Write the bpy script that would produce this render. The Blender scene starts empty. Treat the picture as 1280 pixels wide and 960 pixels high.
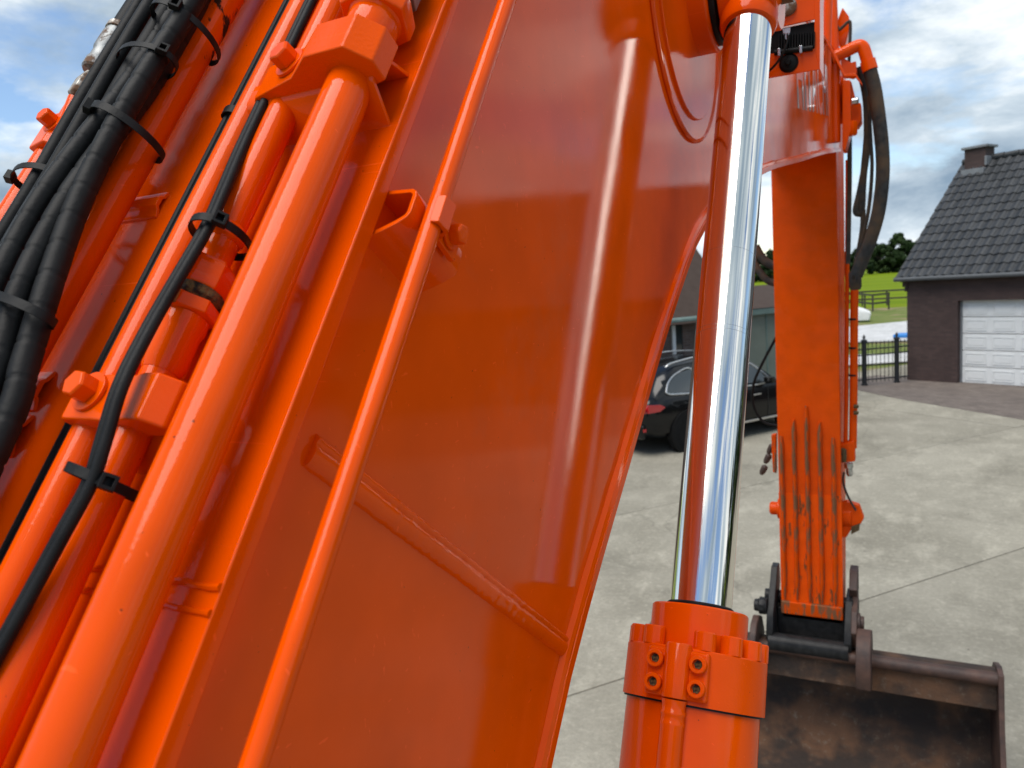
import bpy, math, random
from mathutils import Vector as V, Matrix
import bmesh
rnd = random.Random(7)
sc = bpy.context.scene
R = math.radians
col = sc.collection

# ------------------------------------------------------------------ camera
H = 3.4                                   # eye height: standing on the machine's side deck
AZ, PIT, ROL = R(27.4), R(7.36), R(4.0)   # turned left of the boom, tipped down, tilted
CAM = V((0, 0, H))
hd = V((-math.sin(AZ), math.cos(AZ), 0)); r0 = V((math.cos(AZ), math.sin(AZ), 0)); zz = V((0, 0, 1))
fw = hd*math.cos(PIT) - zz*math.sin(PIT); u0 = hd*math.sin(PIT) + zz*math.cos(PIT)
rt = r0*math.cos(ROL) - u0*math.sin(ROL); up = r0*math.sin(ROL) + u0*math.cos(ROL)
cam_d = bpy.data.cameras.new('camera'); cam = bpy.data.objects.new('camera', cam_d); col.objects.link(cam)
cam.matrix_world = Matrix(((rt.x, up.x, -fw.x, 0), (rt.y, up.y, -fw.y, 0), (rt.z, up.z, -fw.z, H), (0, 0, 0, 1)))
cam_d.sensor_width = 36; cam_d.lens = 950/1280*36; cam_d.clip_start = .02; cam_d.clip_end = 3000
cam_d.dof.use_dof = True; cam_d.dof.focus_distance = .85; cam_d.dof.aperture_fstop = 11
sc.camera = cam

def ray(x, y): return fw + rt*((x-640)/950) - up*((y-480)/950)
def at(x, y, Y): d = ray(x, y); return CAM + d*(Y/d.y)       # where a sight line meets the upright plane at distance Y
def on_side(x, y, X): d = ray(x, y); return CAM + d*(X/d.x)   # ... meets a plane parallel to the boom
def on_ground(x, y, z=0): d = ray(x, y); return CAM + d*((z-H)/d.z)

# ------------------------------------------------------------------ light
SUN_EL, SUN_AZ = R(66), R(203)            # compass bearing measured from +Y towards +X
w = bpy.data.worlds.new('World'); sc.world = w; w.use_nodes = True
nt = w.node_tree; N = nt.nodes; L = nt.links; N.clear()
def nd(t, **k):
    n = N.new(t)
    for a, b in k.items():
        if a.startswith('i_'):
            n.inputs[a[2:].replace('_', ' ')].default_value = b
        else: setattr(n, a, b)
    return n
sky = nd('ShaderNodeTexSky', sky_type='NISHITA', sun_disc=False, sun_elevation=SUN_EL, sun_rotation=SUN_AZ)
sky.air_density = 1.0; sky.dust_density = 0; sky.ozone_density = 2.5
bgs = nd('ShaderNodeBackground'); bgs.inputs['Strength'].default_value = .1
L.new(sky.outputs[0], bgs.inputs['Color'])
tc = nd('ShaderNodeTexCoord'); sep = nd('ShaderNodeSeparateXYZ'); L.new(tc.outputs['Generated'], sep.inputs[0])
def math_n(op, a, b=None, c=None):
    m = N.new('ShaderNodeMath'); m.operation = op
    for i, x in enumerate((a, b, c)):
        if x is None: continue
        if isinstance(x, (int, float)): m.inputs[i].default_value = x
        else: L.new(x, m.inputs[i])
    return m.outputs[0]
cmb = nd('ShaderNodeCombineXYZ')           # clouds lie on a dome flattened towards the horizon
zc = math_n('MAXIMUM', math_n('ADD', sep.outputs[2], .55), .2)
L.new(math_n('DIVIDE', sep.outputs[0], zc), cmb.inputs[0]); L.new(math_n('DIVIDE', sep.outputs[1], zc), cmb.inputs[1])
L.new(math_n('MULTIPLY', sep.outputs[2], 2.6), cmb.inputs[2])
def noise(scale, detail, rough, off, dist=0):
    mp = nd('ShaderNodeMapping'); mp.inputs['Location'].default_value = off
    L.new(cmb.outputs[0], mp.inputs[0])
    n = nd('ShaderNodeTexNoise'); n.inputs['Scale'].default_value = scale; n.inputs['Detail'].default_value = detail
    n.inputs['Roughness'].default_value = rough; n.inputs['Distortion'].default_value = dist
    L.new(mp.outputs[0], n.inputs['Vector']); return n.outputs[0]
def ramp(x, stops):
    r = nd('ShaderNodeValToRGB'); L.new(x, r.inputs[0]); e = r.color_ramp.elements
    while len(e) < len(stops): e.new(.5)
    for el, (p, c) in zip(e, stops): el.position = p; el.color = (*c, 1)
    return r.outputs[0]
CLOUD_OFF = (-11.10, 3.27, 0)
fine = noise(2.4, 9, .58, CLOUD_OFF, .15); broad = noise(.95, 3, .5, (CLOUD_OFF[0]+5.2, CLOUD_OFF[1]+.9, 4), .2)
mask = ramp(math_n('ADD', math_n('MULTIPLY', fine, .62), math_n('ADD', math_n('MULTIPLY', broad, .38), math_n('MULTIPLY', math_n('MAXIMUM', math_n('SUBTRACT', .22, sep.outputs[2]), 0), .35))), [(.445, (0, 0, 0)), (.515, (1, 1, 1))])
puff = noise(3.6, 10, .6, (CLOUD_OFF[0]+1.3, CLOUD_OFF[1]-2.2, 1), .2)
lum = ramp(math_n('ADD', math_n('MULTIPLY', puff, .5), math_n('MULTIPLY', noise(1.15, 3, .5, (CLOUD_OFF[0]-3.7, CLOUD_OFF[1]+6.1, 2)), .5)),
           [(.41, (.20, .28, .37)), (.515, (.46, .54, .61)), (.585, (.80, .84, .86)), (.67, (.99, 1, 1))])
bgc = nd('ShaderNodeBackground'); L.new(lum, bgc.inputs['Color']); bgc.inputs['Strength'].default_value = .80
mix = nd('ShaderNodeMixShader'); L.new(mask, mix.inputs[0]); L.new(bgs.outputs[0], mix.inputs[1]); L.new(bgc.outputs[0], mix.inputs[2])
out = nd('ShaderNodeOutputWorld'); L.new(mix.outputs[0], out.inputs[0])

sun_d = bpy.data.lights.new('sun', 'SUN'); sun_d.energy = 2.3; sun_d.angle = R(48); sun_d.color = (1, .95, .88)
sun = bpy.data.objects.new('sun', sun_d); col.objects.link(sun); sun.location = (0, -10, 30)
sd = V((math.sin(SUN_AZ)*math.cos(SUN_EL), math.cos(SUN_AZ)*math.cos(SUN_EL), math.sin(SUN_EL)))
sun.rotation_euler = sd.to_track_quat('Z', 'Y').to_euler()
sc.view_settings.view_transform = 'Standard'; sc.view_settings.look = 'None'
sc.view_settings.exposure = .78; sc.view_settings.gamma = 1
sc.render.engine = 'CYCLES'; sc.cycles.use_denoising = True; sc.cycles.max_bounces = 8

# ------------------------------------------------------------------ materials
class Mat:
    def __init__(s, name):
        s.m = bpy.data.materials.new(name); s.m.use_nodes = True; s.nt = s.m.node_tree; s.n = s.nt.nodes; s.l = s.nt.links
        s.b = s.n['Principled BSDF']; s.tc = s.n.new('ShaderNodeTexCoord'); s.src = s.tc.outputs['Object']
    def set(s, **k):
        for a, v in k.items(): s.b.inputs[a.replace('_', ' ')].default_value = v
        return s
    def map(s, scale):
        m = s.n.new('ShaderNodeMapping'); m.inputs['Scale'].default_value = scale; s.l.new(s.src, m.inputs[0]); return m.outputs[0]
    def noise(s, scale, detail=4, rough=.5, vec=None, dist=0):
        n = s.n.new('ShaderNodeTexNoise'); n.inputs['Scale'].default_value = scale; n.inputs['Detail'].default_value = detail
        n.inputs['Roughness'].default_value = rough; n.inputs['Distortion'].default_value = dist
        s.l.new(vec or s.src, n.inputs['Vector']); return n.outputs[0]
    def ramp(s, x, stops, interp=None):
        r = s.n.new('ShaderNodeValToRGB'); s.l.new(x, r.inputs[0]); e = r.color_ramp.elements
        while len(e) < len(stops): e.new(.5)
        for el, (p, c) in zip(e, stops):
            el.position = p; el.color = (*((c,)*3 if isinstance(c, (int, float)) else c), 1)
        return r.outputs[0]
    def mix(s, f, a, b, mode='MIX'):
        m = s.n.new('ShaderNodeMix'); m.data_type = 'RGBA'; m.blend_type = mode
        for i, x in ((0, f), (6, a), (7, b)):
            if isinstance(x, (int, float)): m.inputs[i].default_value = x
            elif isinstance(x, tuple): m.inputs[i].default_value = (*x, 1)
            else: s.l.new(x, m.inputs[i])
        return m.outputs[2]
    def col(s, x): s.l.new(x, s.b.inputs['Base Color']); return s
    def inp(s, name, x): s.l.new(x, s.b.inputs[name]); return s
    def bump(s, x, strength, dist, coat=False):
        b = s.n.new('ShaderNodeBump'); b.inputs['Strength'].default_value = strength; b.inputs['Distance'].default_value = dist
        s.l.new(x, b.inputs['Height']); s.l.new(b.outputs[0], s.b.inputs['Normal'])
        if coat: s.l.new(b.outputs[0], s.b.inputs['Coat Normal'])
        return s

ORANGE = (.80, .080, .0)
def paint(name, colr=ORANGE, coat=.60, crough=.04, rough=.42, peel=.12, wear=0., rust=(.06, .025, .012), grain=(26, 26, 5)):
    m = Mat(name); m.set(Roughness=rough, Coat_Weight=coat, Coat_Roughness=crough, Coat_IOR=1.40)
    m.b.inputs['Specular IOR Level'].default_value = .0
    dk = tuple(c*.86 for c in colr)
    base = m.mix(m.ramp(m.noise(9, 3), [(.35, 0.), (.65, 1.)]), colr, dk)
    # little chips and specks of dirt
    sp = m.ramp(m.noise(230, 2, .5), [(.765, 0.), (.78, .8)])
    base = m.mix(sp, base, (.06, .02, .01))
    for sc3, lo in (((2.5, 260, 95), .715), ((3, 70, 300), .725)):     # hairline scratches and rubbed marks
        base = m.mix(m.ramp(m.noise(1, 3, .45, m.map(sc3)), [(lo, 0.), (lo+.02, .45)]), base, tuple(min(1, c*1.25+.02) for c in colr))
    base = m.mix(m.ramp(m.noise(3.2, 7, .7), [(.58, 0.), (.76, .16)]), base, (.30, .17, .11))      # thin dust
    if wear:
        st = m.noise(1, 6, .62, m.map(grain))
        wr = m.ramp(st, [(.62-wear*.22, 0.), (.66-wear*.2, 1.)])
        base = m.mix(wr, base, rust)
        m.inp('Roughness', m.ramp(wr, [(0, rough), (1, .8)]))
        m.inp('Coat Weight', m.ramp(wr, [(0, coat), (1, 0.)]))
    m.col(base)
    m.inp('Coat Roughness', m.ramp(m.noise(5, 6, .65), [(.36, crough), (.68, crough*2.6+.03)]))
    hgt = m.n.new('ShaderNodeMath'); hgt.operation = 'MULTIPLY_ADD'; hgt.inputs[1].default_value = 9.0 if peel < .2 else 3.0
    m.l.new(m.noise(6, 2, .4), hgt.inputs[0]); m.l.new(m.noise(420, 2, .5), hgt.inputs[2])
    m.bump(hgt.outputs[0], peel, .0006, coat=True)
    return m.m
M = {}
M['orange'] = paint('orange_paint')
M['orange_gloss'] = paint('orange_gloss', crough=.035, peel=.05)
M['orange_rough'] = paint('orange_rough_cast', crough=.10, peel=.5, coat=.4)
M['orange_chip'] = paint('orange_chipped', coat=.45, wear=.06, rust=(.045, .02, .012), grain=(42, 42, 18))
M['orange_worn'] = paint('orange_worn', crough=.2, coat=.4, peel=.3, wear=.16, rust=(.15, .06, .025))
M['orange_old'] = paint('orange_scraped', (.62, .068, .002), crough=.3, coat=.2, peel=.5, wear=.62, rust=(.19, .085, .042))
M['orange_far'] = paint('orange_dull', (.70, .070, .0001), crough=.15, coat=.4, peel=.1)

def rubber(name, c=.012, rough=.45, rib=None, brown=0):
    m = Mat(name); m.set(Roughness=rough); m.b.inputs['Specular IOR Level'].default_value = .14
    b = m.mix(m.ramp(m.noise(30, 5), [(.35, 0.), (.75, 1.)]), (c, c*1.02, c*1.05), (c*2.1, c*2.1, c*2.1))
    if brown: b = m.mix(m.ramp(m.noise(9, 5), [(.4, 0.), (.62, 1.)]), b, (.075, .05, .032))
    m.col(b); m.bump(m.noise(rib or 220, 2), .35, .0008); return m.m
M['rubber'] = rubber('black_rubber', .004, .55)
M['wrap'] = rubber('spiral_wrap', .006, .5)
M['cable'] = rubber('braided_cable', .007, .5, 900)
M['tie'] = rubber('nylon_tie', .006, .5)
M['hose_dusty'] = rubber('dusty_hose', .02, .6, 150, 1)
M['black_paint'] = rubber('black_steel', .012, .35, 80)

m = Mat('chrome'); m.set(Metallic=1, Base_Color=(.86, .83, .77, 1))
m.inp('Roughness', m.ramp(m.noise(1, 4, .6, m.map((60, 6, 6))), [(.3, .04), (.7, .11)]))
m.bump(m.noise(1, 3, .5, m.map((900, 40, 40))), .04, .0004); M['chrome'] = m.m
def metal(name, c, rough, rust=0.):
    m = Mat(name); m.set(Metallic=1, Roughness=rough)
    b = m.mix(m.ramp(m.noise(60, 4), [(.35, 0.), (.7, 1.)]), c, tuple(x*.55 for x in c))
    if rust:
        f = m.ramp(m.noise(45, 6, .65), [(.62-rust*.25, 0.), (.68-rust*.2, 1.)])
        b = m.mix(f, b, (.12, .06, .03)); m.inp('Roughness', m.ramp(f, [(0, rough), (1, .9)])); m.inp('Metallic', m.ramp(f, [(0, 1.), (1, 0.)]))
    m.col(b); m.bump(m.noise(250, 4, .6), .3, .001); return m.m
M['zinc'] = metal('zinc', (.30, .31, .31), .55, .55)
M['zinc_rusty'] = metal('zinc_rusty', (.42, .40, .36), .5, .9)
M['steel'] = metal('bright_steel', (.62, .63, .64), .25)
m = Mat('rust'); m.set(Roughness=.82)
b = m.mix(m.ramp(m.noise(4.5, 7, .62), [(.36, 0.), (.62, 1.)]), (.056, .029, .016), (.125, .058, .027))
b = m.mix(m.ramp(m.noise(19, 8, .78), [(.55, 0.), (.70, .8)]), b, (.19, .15, .11))
b = m.mix(m.ramp(m.noise(2.2, 4, .6), [(.42, .85), (.56, 0.)]), b, (.020, .014, .011))
m.col(b); m.bump(m.noise(30, 8, .7), .7, .012); M['rust'] = m.m
m = Mat('rust_smooth'); m.set(Roughness=.6)
m.col(m.mix(m.ramp(m.noise(9, 7, .65), [(.38, 0.), (.66, 1.)]), (.035, .018, .013), (.085, .040, .026)))
m.bump(m.noise(60, 6, .6), .4, .004); M['rust_smooth'] = m.m
m = Mat('yellow_sealant'); m.set(Roughness=.6); m.col(m.mix(m.noise(90, 4), (.32, .18, .02), (.10, .06, .02))); M['yellow'] = m.m
m = Mat('brown_grime'); m.set(Roughness=.95); m.col(m.mix(m.ramp(m.noise(200, 5), [(.4, 0.), (.6, 1.)]), (.018, .011, .007), (.14, .09, .03)))
m.bump(m.noise(260, 5), 1, .004); M['grime'] = m.m
m = Mat('grey_lettering'); m.set(Roughness=.4, Base_Color=(.50, .42, .40, 1), Coat_Weight=1); M['letter'] = m.m
m = Mat('white_letter'); m.set(Roughness=.5, Base_Color=(.8, .8, .8, 1)); M['white'] = m.m

def concrete(name, a, b_, sc_=1.):
    m = Mat(name); m.set(Roughness=.9); m.b.inputs['Specular IOR Level'].default_value = .15; m.src = None
    g = m.n.new('ShaderNodeNewGeometry'); m.src = g.outputs['Position']
    oi = m.n.new('ShaderNodeObjectInfo')
    c = m.mix(m.ramp(m.noise(.55*sc_, 8, .62, dist=.4), [(.34, 0.), (.66, 1.)]), a, b_)
    c = m.mix(m.ramp(m.noise(2.6*sc_, 8, .7, m.map((1, .55, 1))), [(.50, 0.), (.68, .75)]), c, tuple(x*1.25 for x in b_))
    c = m.mix(m.ramp(m.noise(1.1*sc_, 7, .65, dist=.8), [(.28, .4), (.46, 0.)]), c, tuple(x*.55 for x in a))
    v = m.n.new('ShaderNodeTexVoronoi'); v.feature = 'DISTANCE_TO_EDGE'; v.inputs['Scale'].default_value = .13
    wv = m.n.new('ShaderNodeVectorMath'); wv.operation = 'ADD'; m.l.new(m.src, wv.inputs[0])
    nn = m.n.new('ShaderNodeTexNoise'); nn.inputs['Scale'].default_value = 1.3; nn.inputs['Detail'].default_value = 5; m.l.new(m.src, nn.inputs['Vector'])
    m.l.new(nn.outputs[1], wv.inputs[1]); m.l.new(wv.outputs[0], v.inputs['Vector'])
    c = m.mix(m.ramp(v.outputs[0], [(.0, .35), (.0028, 0.)]), c, tuple(x*.45 for x in a))
    c = m.mix(m.ramp(m.noise(38, 3, .6), [(.68, 0.), (.74, .6)]), c, tuple(x*.5 for x in a))
    c = m.mix(m.ramp(m.noise(26, 6, .75), [(.30, .42), (.58, 0.)]), c, tuple(x*.6 for x in a))
    c = m.mix(m.ramp(m.noise(14, 6, .75), [(.52, 0.), (.72, .6)]), c, tuple(min(.6, x*1.35) for x in b_))
    c = m.mix(m.ramp(oi.outputs['Random'], [(0, 0.), (1, .22)]), c, tuple(x*.8 for x in a))
    m.col(c); m.bump(m.noise(45, 6, .7), .5, .01); return m.m
M['concrete'] = concrete('concrete', (.225, .208, .164), (.335, .312, .252))
M['joint'] = concrete('joint_earth', (.17, .155, .125), (.23, .21, .17))
M['pale_paving'] = concrete('pale_paving', (.42, .42, .41), (.56, .56, .55))
def bricks(name, c1, c2, mortar, vec_scale, bw=.21, bh=.063):
    m = Mat(name); m.set(Roughness=.88)
    t = m.n.new('ShaderNodeTexBrick'); t.inputs['Scale'].default_value = 1; t.inputs['Brick Width'].default_value = bw
    t.inputs['Row Height'].default_value = bh; t.inputs['Mortar Size'].default_value = .008
    t.inputs['Color1'].default_value = (*c1, 1); t.inputs['Color2'].default_value = (*c2, 1); t.inputs['Mortar'].default_value = (*mortar, 1)
    m.l.new(m.tc.outputs['UV'], t.inputs['Vector'])
    m.col(m.mix(m.ramp(m.noise(2.5, 6), [(.4, 0.), (.7, .5)]), t.outputs[0], tuple(x*.6 for x in c1)))
    m.bump(t.outputs[1], -.6, .01); return m.m
M['brick'] = bricks('dark_brick', (.052, .030, .027), (.075, .043, .038), (.055, .041, .038), 1)
M['brick_shed'] = bricks('brown_brick', (.10, .065, .05), (.15, .10, .08), (.14, .12, .11), 1)
M['pavers'] = bricks('clay_pavers', (.125, .098, .083), (.180, .145, .122), (.085, .075, .062), 1, .2, .1)
m = Mat('roof_tile'); m.set(Roughness=.55); oi = m.n.new('ShaderNodeObjectInfo')
c = m.mix(oi.outputs['Random'], (.012, .014, .016), (.032, .034, .036))
c = m.mix(m.ramp(m.noise(8, 6, .7), [(.60, 0.), (.74, .6)]), c, (.12, .125, .11)); m.col(c); m.bump(m.noise(60, 4), .3, .01); M['tile'] = m.m
m = Mat('brown_tile'); m.set(Roughness=.95); m.b.inputs['Specular IOR Level'].default_value = .1; m.col(m.mix(m.noise(5, 5), (.05, .036, .030), (.08, .06, .05))); M['tile_brown'] = m.m
def flat(name, c, rough=.5, metallic=0., amt=.25, sc_=6):
    m = Mat(name); m.set(Roughness=rough, Metallic=metallic)
    m.col(m.mix(m.ramp(m.noise(sc_, 6, .6), [(.35, 0.), (.7, 1.)]), c, tuple(x*(1-amt) for x in c))); m.bump(m.noise(90, 3), .1, .003); return m.m
M['door_white'] = flat('white_door', (.74, .75, .74), .45, 0, .08)
M['lead'] = flat('lead_grey', (.20, .21, .22), .6)
M['gutter'] = flat('zinc_gutter', (.08, .085, .09), .6)
M['green_panel'] = flat('green_panel', (.16, .185, .15), .6, 0, .2, 2)
M['green_beam'] = flat('green_beam', (.13, .19, .17), .5)
M['dark_in'] = flat('dark_gap', (.02, .02, .02), .8)
M['iron'] = flat('black_iron', (.012, .014, .017), .4)
M['wood'] = flat('dark_timber', (.055, .045, .038), .85, 0, .4, 12)
M['whitebag'] = flat('white_sheet', (.72, .72, .70), .7, 0, .15)
M['blue'] = flat('blue_sheet', (.03, .22, .60), .5)
m = Mat('field_grass'); m.set(Roughness=.9); m.b.inputs['Specular IOR Level'].default_value = .05; g = m.n.new('ShaderNodeNewGeometry'); m.src = g.outputs['Position']
m.col(m.mix(m.ramp(m.noise(1, 6, .6, m.map((.03, .12, 1))), [(.35, 0.), (.65, 1.)]), (.105, .165, .004), (.165, .215, .008))); M['field'] = m.m
m = Mat('verge_grass'); m.set(Roughness=.95); m.b.inputs['Specular IOR Level'].default_value = .05; g = m.n.new('ShaderNodeNewGeometry'); m.src = g.outputs['Position']
c = m.mix(m.ramp(m.noise(.8, 6, .6), [(.35, 0.), (.6, 1.)]), (.10, .14, .035), (.16, .18, .06))
c = m.mix(m.ramp(m.noise(.35, 5, .6), [(.54, 0.), (.62, 1.)]), c, (.26, .20, .12)); m.col(c); m.bump(m.noise(9, 5), .8, .06); M['verge'] = m.m
m = Mat('leaves'); m.set(Roughness=.6); m.b.inputs['Specular IOR Level'].default_value = .05; oi = m.n.new('ShaderNodeObjectInfo')
m.col(m.mix(oi.outputs['Random'], (.016, .030, .012), (.030, .050, .016))); M['leaf'] = m.m
m = Mat('bark'); m.set(Roughness=.9); m.col(m.mix(m.noise(5, 5), (.06, .045, .032), (.12, .095, .07))); M['bark'] = m.m
m = Mat('car_black'); m.b.inputs['Specular IOR Level'].default_value = .2; m.set(Roughness=.25, Coat_Weight=.45, Coat_Roughness=.03, Base_Color=(.003, .003, .0035, 1)); M['car'] = m.m
m = Mat('glass_dark'); m.set(Roughness=.04, Base_Color=(.03, .036, .038, 1), Coat_Weight=1); M['glass'] = m.m
m = Mat('red_lens'); m.set(Roughness=.15, Base_Color=(.42, .01, .015, 1), Coat_Weight=1); M['red'] = m.m
M['tyre'] = rubber('tyre', .006, .8)
M['alloy'] = metal('alloy', (.22, .22, .23), .4)
M['alu'] = metal('satin_trim', (.85, .86, .87), .3)
M['plastic'] = rubber('grey_plastic', .006, .6)

# ------------------------------------------------------------------ mesh helpers
WL = {}                                    # world place of every object built so far
class B:
    def __init__(s): s.v = []; s.f = []; s.uv = {}
    def add(s, vs, fs):
        o = len(s.v); s.v += [V(p) for p in vs]; s.f += [tuple(i+o for i in f) for f in fs]; return s
    def box(s, c, a, b, d):                # centre and three half-axes
        c, a, b, d = V(c), V(a), V(b), V(d)
        if a.cross(b).dot(d) < 0: a = -a
        vs = [c+a*i+b*j+d*k for k in (-1, 1) for j in (-1, 1) for i in (-1, 1)]
        return s.add(vs, [(0, 2, 3, 1), (4, 5, 7, 6), (0, 1, 5, 4), (2, 6, 7, 3), (0, 4, 6, 2), (1, 3, 7, 5)])
    def abox(s, x0, x1, y0, y1, z0, z1):
        return s.box(((x0+x1)/2, (y0+y1)/2, (z0+z1)/2), ((x1-x0)/2, 0, 0), (0, (y1-y0)/2, 0), (0, 0, (z1-z0)/2))
    def prism(s, poly, ex):
        poly = [V(p) for p in poly]; ex = V(ex); n = len(poly)
        nrm = V((0, 0, 0))
        for i in range(n): nrm += poly[i].cross(poly[(i+1) % n])
        if nrm.dot(ex) < 0: poly.reverse()
        vs = poly + [p+ex for p in poly]
        return s.add(vs, [tuple(range(n-1, -1, -1)), tuple(range(n, 2*n))] + [(i, (i+1) % n, n+(i+1) % n, n+i) for i in range(n)])
    def tube(s, path, r, seg=12, caps=True, flat_=None):
        path = [V(p) for p in path]; n = len(path)
        rs = r if isinstance(r, (list, tuple)) else [r]*n
        vs = []; nor = None
        for i in range(n):
            t = (path[min(i+1, n-1)] - path[max(i-1, 0)]).normalized()
            if nor is None:
                nor = t.cross(V((1, .13, .07))).normalized()
            else:
                nor = (nor - t*nor.dot(t)).normalized()
            bn = t.cross(nor)
            for k in range(seg):
                a = 2*math.pi*k/seg; vs.append(path[i] + (nor*math.cos(a) + bn*math.sin(a))*rs[i])
        fs = [(i*seg+k, i*seg+(k+1) % seg, (i+1)*seg+(k+1) % seg, (i+1)*seg+k) for i in range(n-1) for k in range(seg)]
        if caps: fs += [tuple(range(seg-1, -1, -1)), tuple((n-1)*seg+k for k in range(seg))]
        return s.add(vs, fs)
    def lathe(s, o, ax, prof, seg=24, caps=True):   # profile of (radius, height along axis)
        o, ax = V(o), V(ax).normalized(); a = ax.orthogonal().normalized(); b = ax.cross(a)
        vs = [o + ax*h + (a*math.cos(2*math.pi*k/seg) + b*math.sin(2*math.pi*k/seg))*r for r, h in prof for k in range(seg)]
        n = len(prof)
        fs = [(i*seg+k, i*seg+(k+1) % seg, (i+1)*seg+(k+1) % seg, (i+1)*seg+k) for i in range(n-1) for k in range(seg)]
        if caps: fs += [tuple(range(seg-1, -1, -1)), tuple((n-1)*seg+k for k in range(seg))]
        return s.add(vs, fs)
    def ribbon(s, loop, wv, th, centre=None):       # closed strap: loop of points, half-width vector, thickness outwards
        loop = [V(p) for p in loop]; n = len(loop); wv = V(wv); c = sum(loop, V((0, 0, 0)))/n
        vs = []
        for p in loop:
            o = (p-c).normalized()*th
            vs += [p-wv, p+wv, p+o+wv, p+o-wv]
        fs = []
        for i in range(n):
            j = (i+1) % n
            for k in range(4): fs.append((i*4+k, i*4+(k+1) % 4, j*4+(k+1) % 4, j*4+k))
        return s.add(vs, fs)
    def build(s, name, mat, parent=None, bevel=0, sharp=35, smooth=True, uvbox=None, kind=None):
        xs = [p.x for p in s.v]; ys = [p.y for p in s.v]; zs = [p.z for p in s.v]
        o = V(((min(xs)+max(xs))/2, (min(ys)+max(ys))/2, min(zs)))
        me = bpy.data.meshes.new(name)
        me.from_pydata([tuple(p-o) for p in s.v], [], s.f)
        bm = bmesh.new(); bm.from_mesh(me); bmesh.ops.recalc_face_normals(bm, faces=bm.faces); bm.to_mesh(me); bm.free()
        me.materials.append(mat)
        if smooth:
            me.polygons.foreach_set('use_smooth', [True]*len(me.polygons))
            if not bevel: me.set_sharp_from_angle(angle=R(sharp))
        if uvbox:
            ul = me.uv_layers.new(name='uv'); U, W = V(uvbox[0]), V(uvbox[1])
            for lp in me.loops:
                p = me.vertices[lp.vertex_index].co + o
                ul.data[lp.index].uv = (p.dot(U), p.dot(W))
        ob = bpy.data.objects.new(name, me); col.objects.link(ob)
        WL[ob] = o
        if parent: ob.parent = parent; ob.location = o - WL[parent]
        else: ob.location = o
        if bevel:
            md = ob.modifiers.new('bevel', 'BEVEL'); md.width = bevel; md.segments = 2; md.limit_method = 'ANGLE'; md.angle_limit = R(35); md.harden_normals = True
        if kind: ob['kind'] = kind
        return ob
def empty(name, loc, label, cat, group=None):
    o = bpy.data.objects.new(name, None); col.objects.link(o); o.location = loc; WL[o] = V(loc); o.empty_display_size = .3
    o['label'] = label; o['category'] = cat
    if group: o['group'] = group
    return o
def tag(o, label=None, cat=None, group=None, kind=None):
    for k, v in (('label', label), ('category', cat), ('group', group), ('kind', kind)):
        if v: o[k] = v
    return o
def move_copy(src, delta, parent):                   # linked-mesh copy of a part, shifted
    c = src.copy(); col.objects.link(c); c.parent = parent
    c.location = src.location + V(delta) + (WL.get(src.parent, V((0, 0, 0))) - WL.get(parent, V((0, 0, 0))) if src.parent else V((0, 0, 0)))
    WL[c] = WL[src] + V(delta); return c
def catmull(pts, n=8):
    pts = [V(p) for p in pts]; o = []
    for i in range(len(pts)-1):
        a, b, c, d = pts[max(i-1, 0)], pts[i], pts[i+1], pts[min(i+2, len(pts)-1)]
        for k in range(n):
            t = k/n
            o.append(.5*((2*b)+(c-a)*t+(2*a-5*b+4*c-d)*t*t+(3*b-a-3*c+d)*t**3))
    return o+[pts[-1]]

# ------------------------------------------------------------------ setting: ground
JD = V((.618, .786, 0)); JN = V((-.786, .618, 0))    # run of the slab joints
b = B(); S = 1500
b.add([(-S, -S, -.09), (S, -S, -.09), (S, S, -.09), (-S, S, -.09)], [(0, 1, 2, 3)])
field = b.build('field', M['field']); tag(field, kind='structure')
b = B(); b.add([(-60, -40, -.06), (40, -40, -.06), (40, 60, -.06), (-60, 64, -.06)], [(0, 1, 2, 3)])
tag(b.build('grass_verge', M['verge']), kind='structure')
b = B(); b.add([JD*-13+JN*-18+zz*-.010, JD*34+JN*-18+zz*-.010, JD*34+JN*16.9+zz*-.010, JD*-13+JN*16.9+zz*-.010], [(0, 1, 2, 3)])
yard = tag(b.build('concrete_yard', M['joint']), kind='structure')
SW, SL = 3.867, 19.0
slab0 = None
for i in range(-5, 4):
    for j in range(-1, 2):
        n0 = 5.27 + (i-1)*SW; d0 = -4.2 + j*SL
        c = JN*(n0+SW/2) + JD*(d0+SL/2)
        if slab0 is None:
            slab0 = B().box(c+zz*-.06, JD*(SL/2-.009), JN*(SW/2-.009), (0, 0, .06)).build('slab', M['concrete'], yard, bevel=.006); c0 = c
        else:
            s_ = slab0.copy(); col.objects.link(s_); s_.parent = yard
            s_.location = slab0.location + (c-c0); s_.location.z += rnd.uniform(-.002, .0025)
g = B()
for k in range(140):
    a_, r_ = rnd.uniform(-.75, .12), 4.5 + 14*rnd.random()**1.2; c = V((math.sin(a_)*r_, math.cos(a_)*r_, .003)); q = rnd.uniform(.005, .013)
    g.add([c+V((q, 0, 0)), c+V((0, q*rnd.uniform(.6, 1), 0)), c+V((-q, q*.1, 0)), c+V((0, -q*.8, 0)), c+V((q*.1, 0, q*.7))], [(0, 1, 4), (1, 2, 4), (2, 3, 4), (3, 0, 4), (3, 2, 1, 0)])
tag(g.build('grit', M['joint'], smooth=False), 'scattered grit and crumbs lying on the concrete yard', 'grit', kind='stuff')
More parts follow.
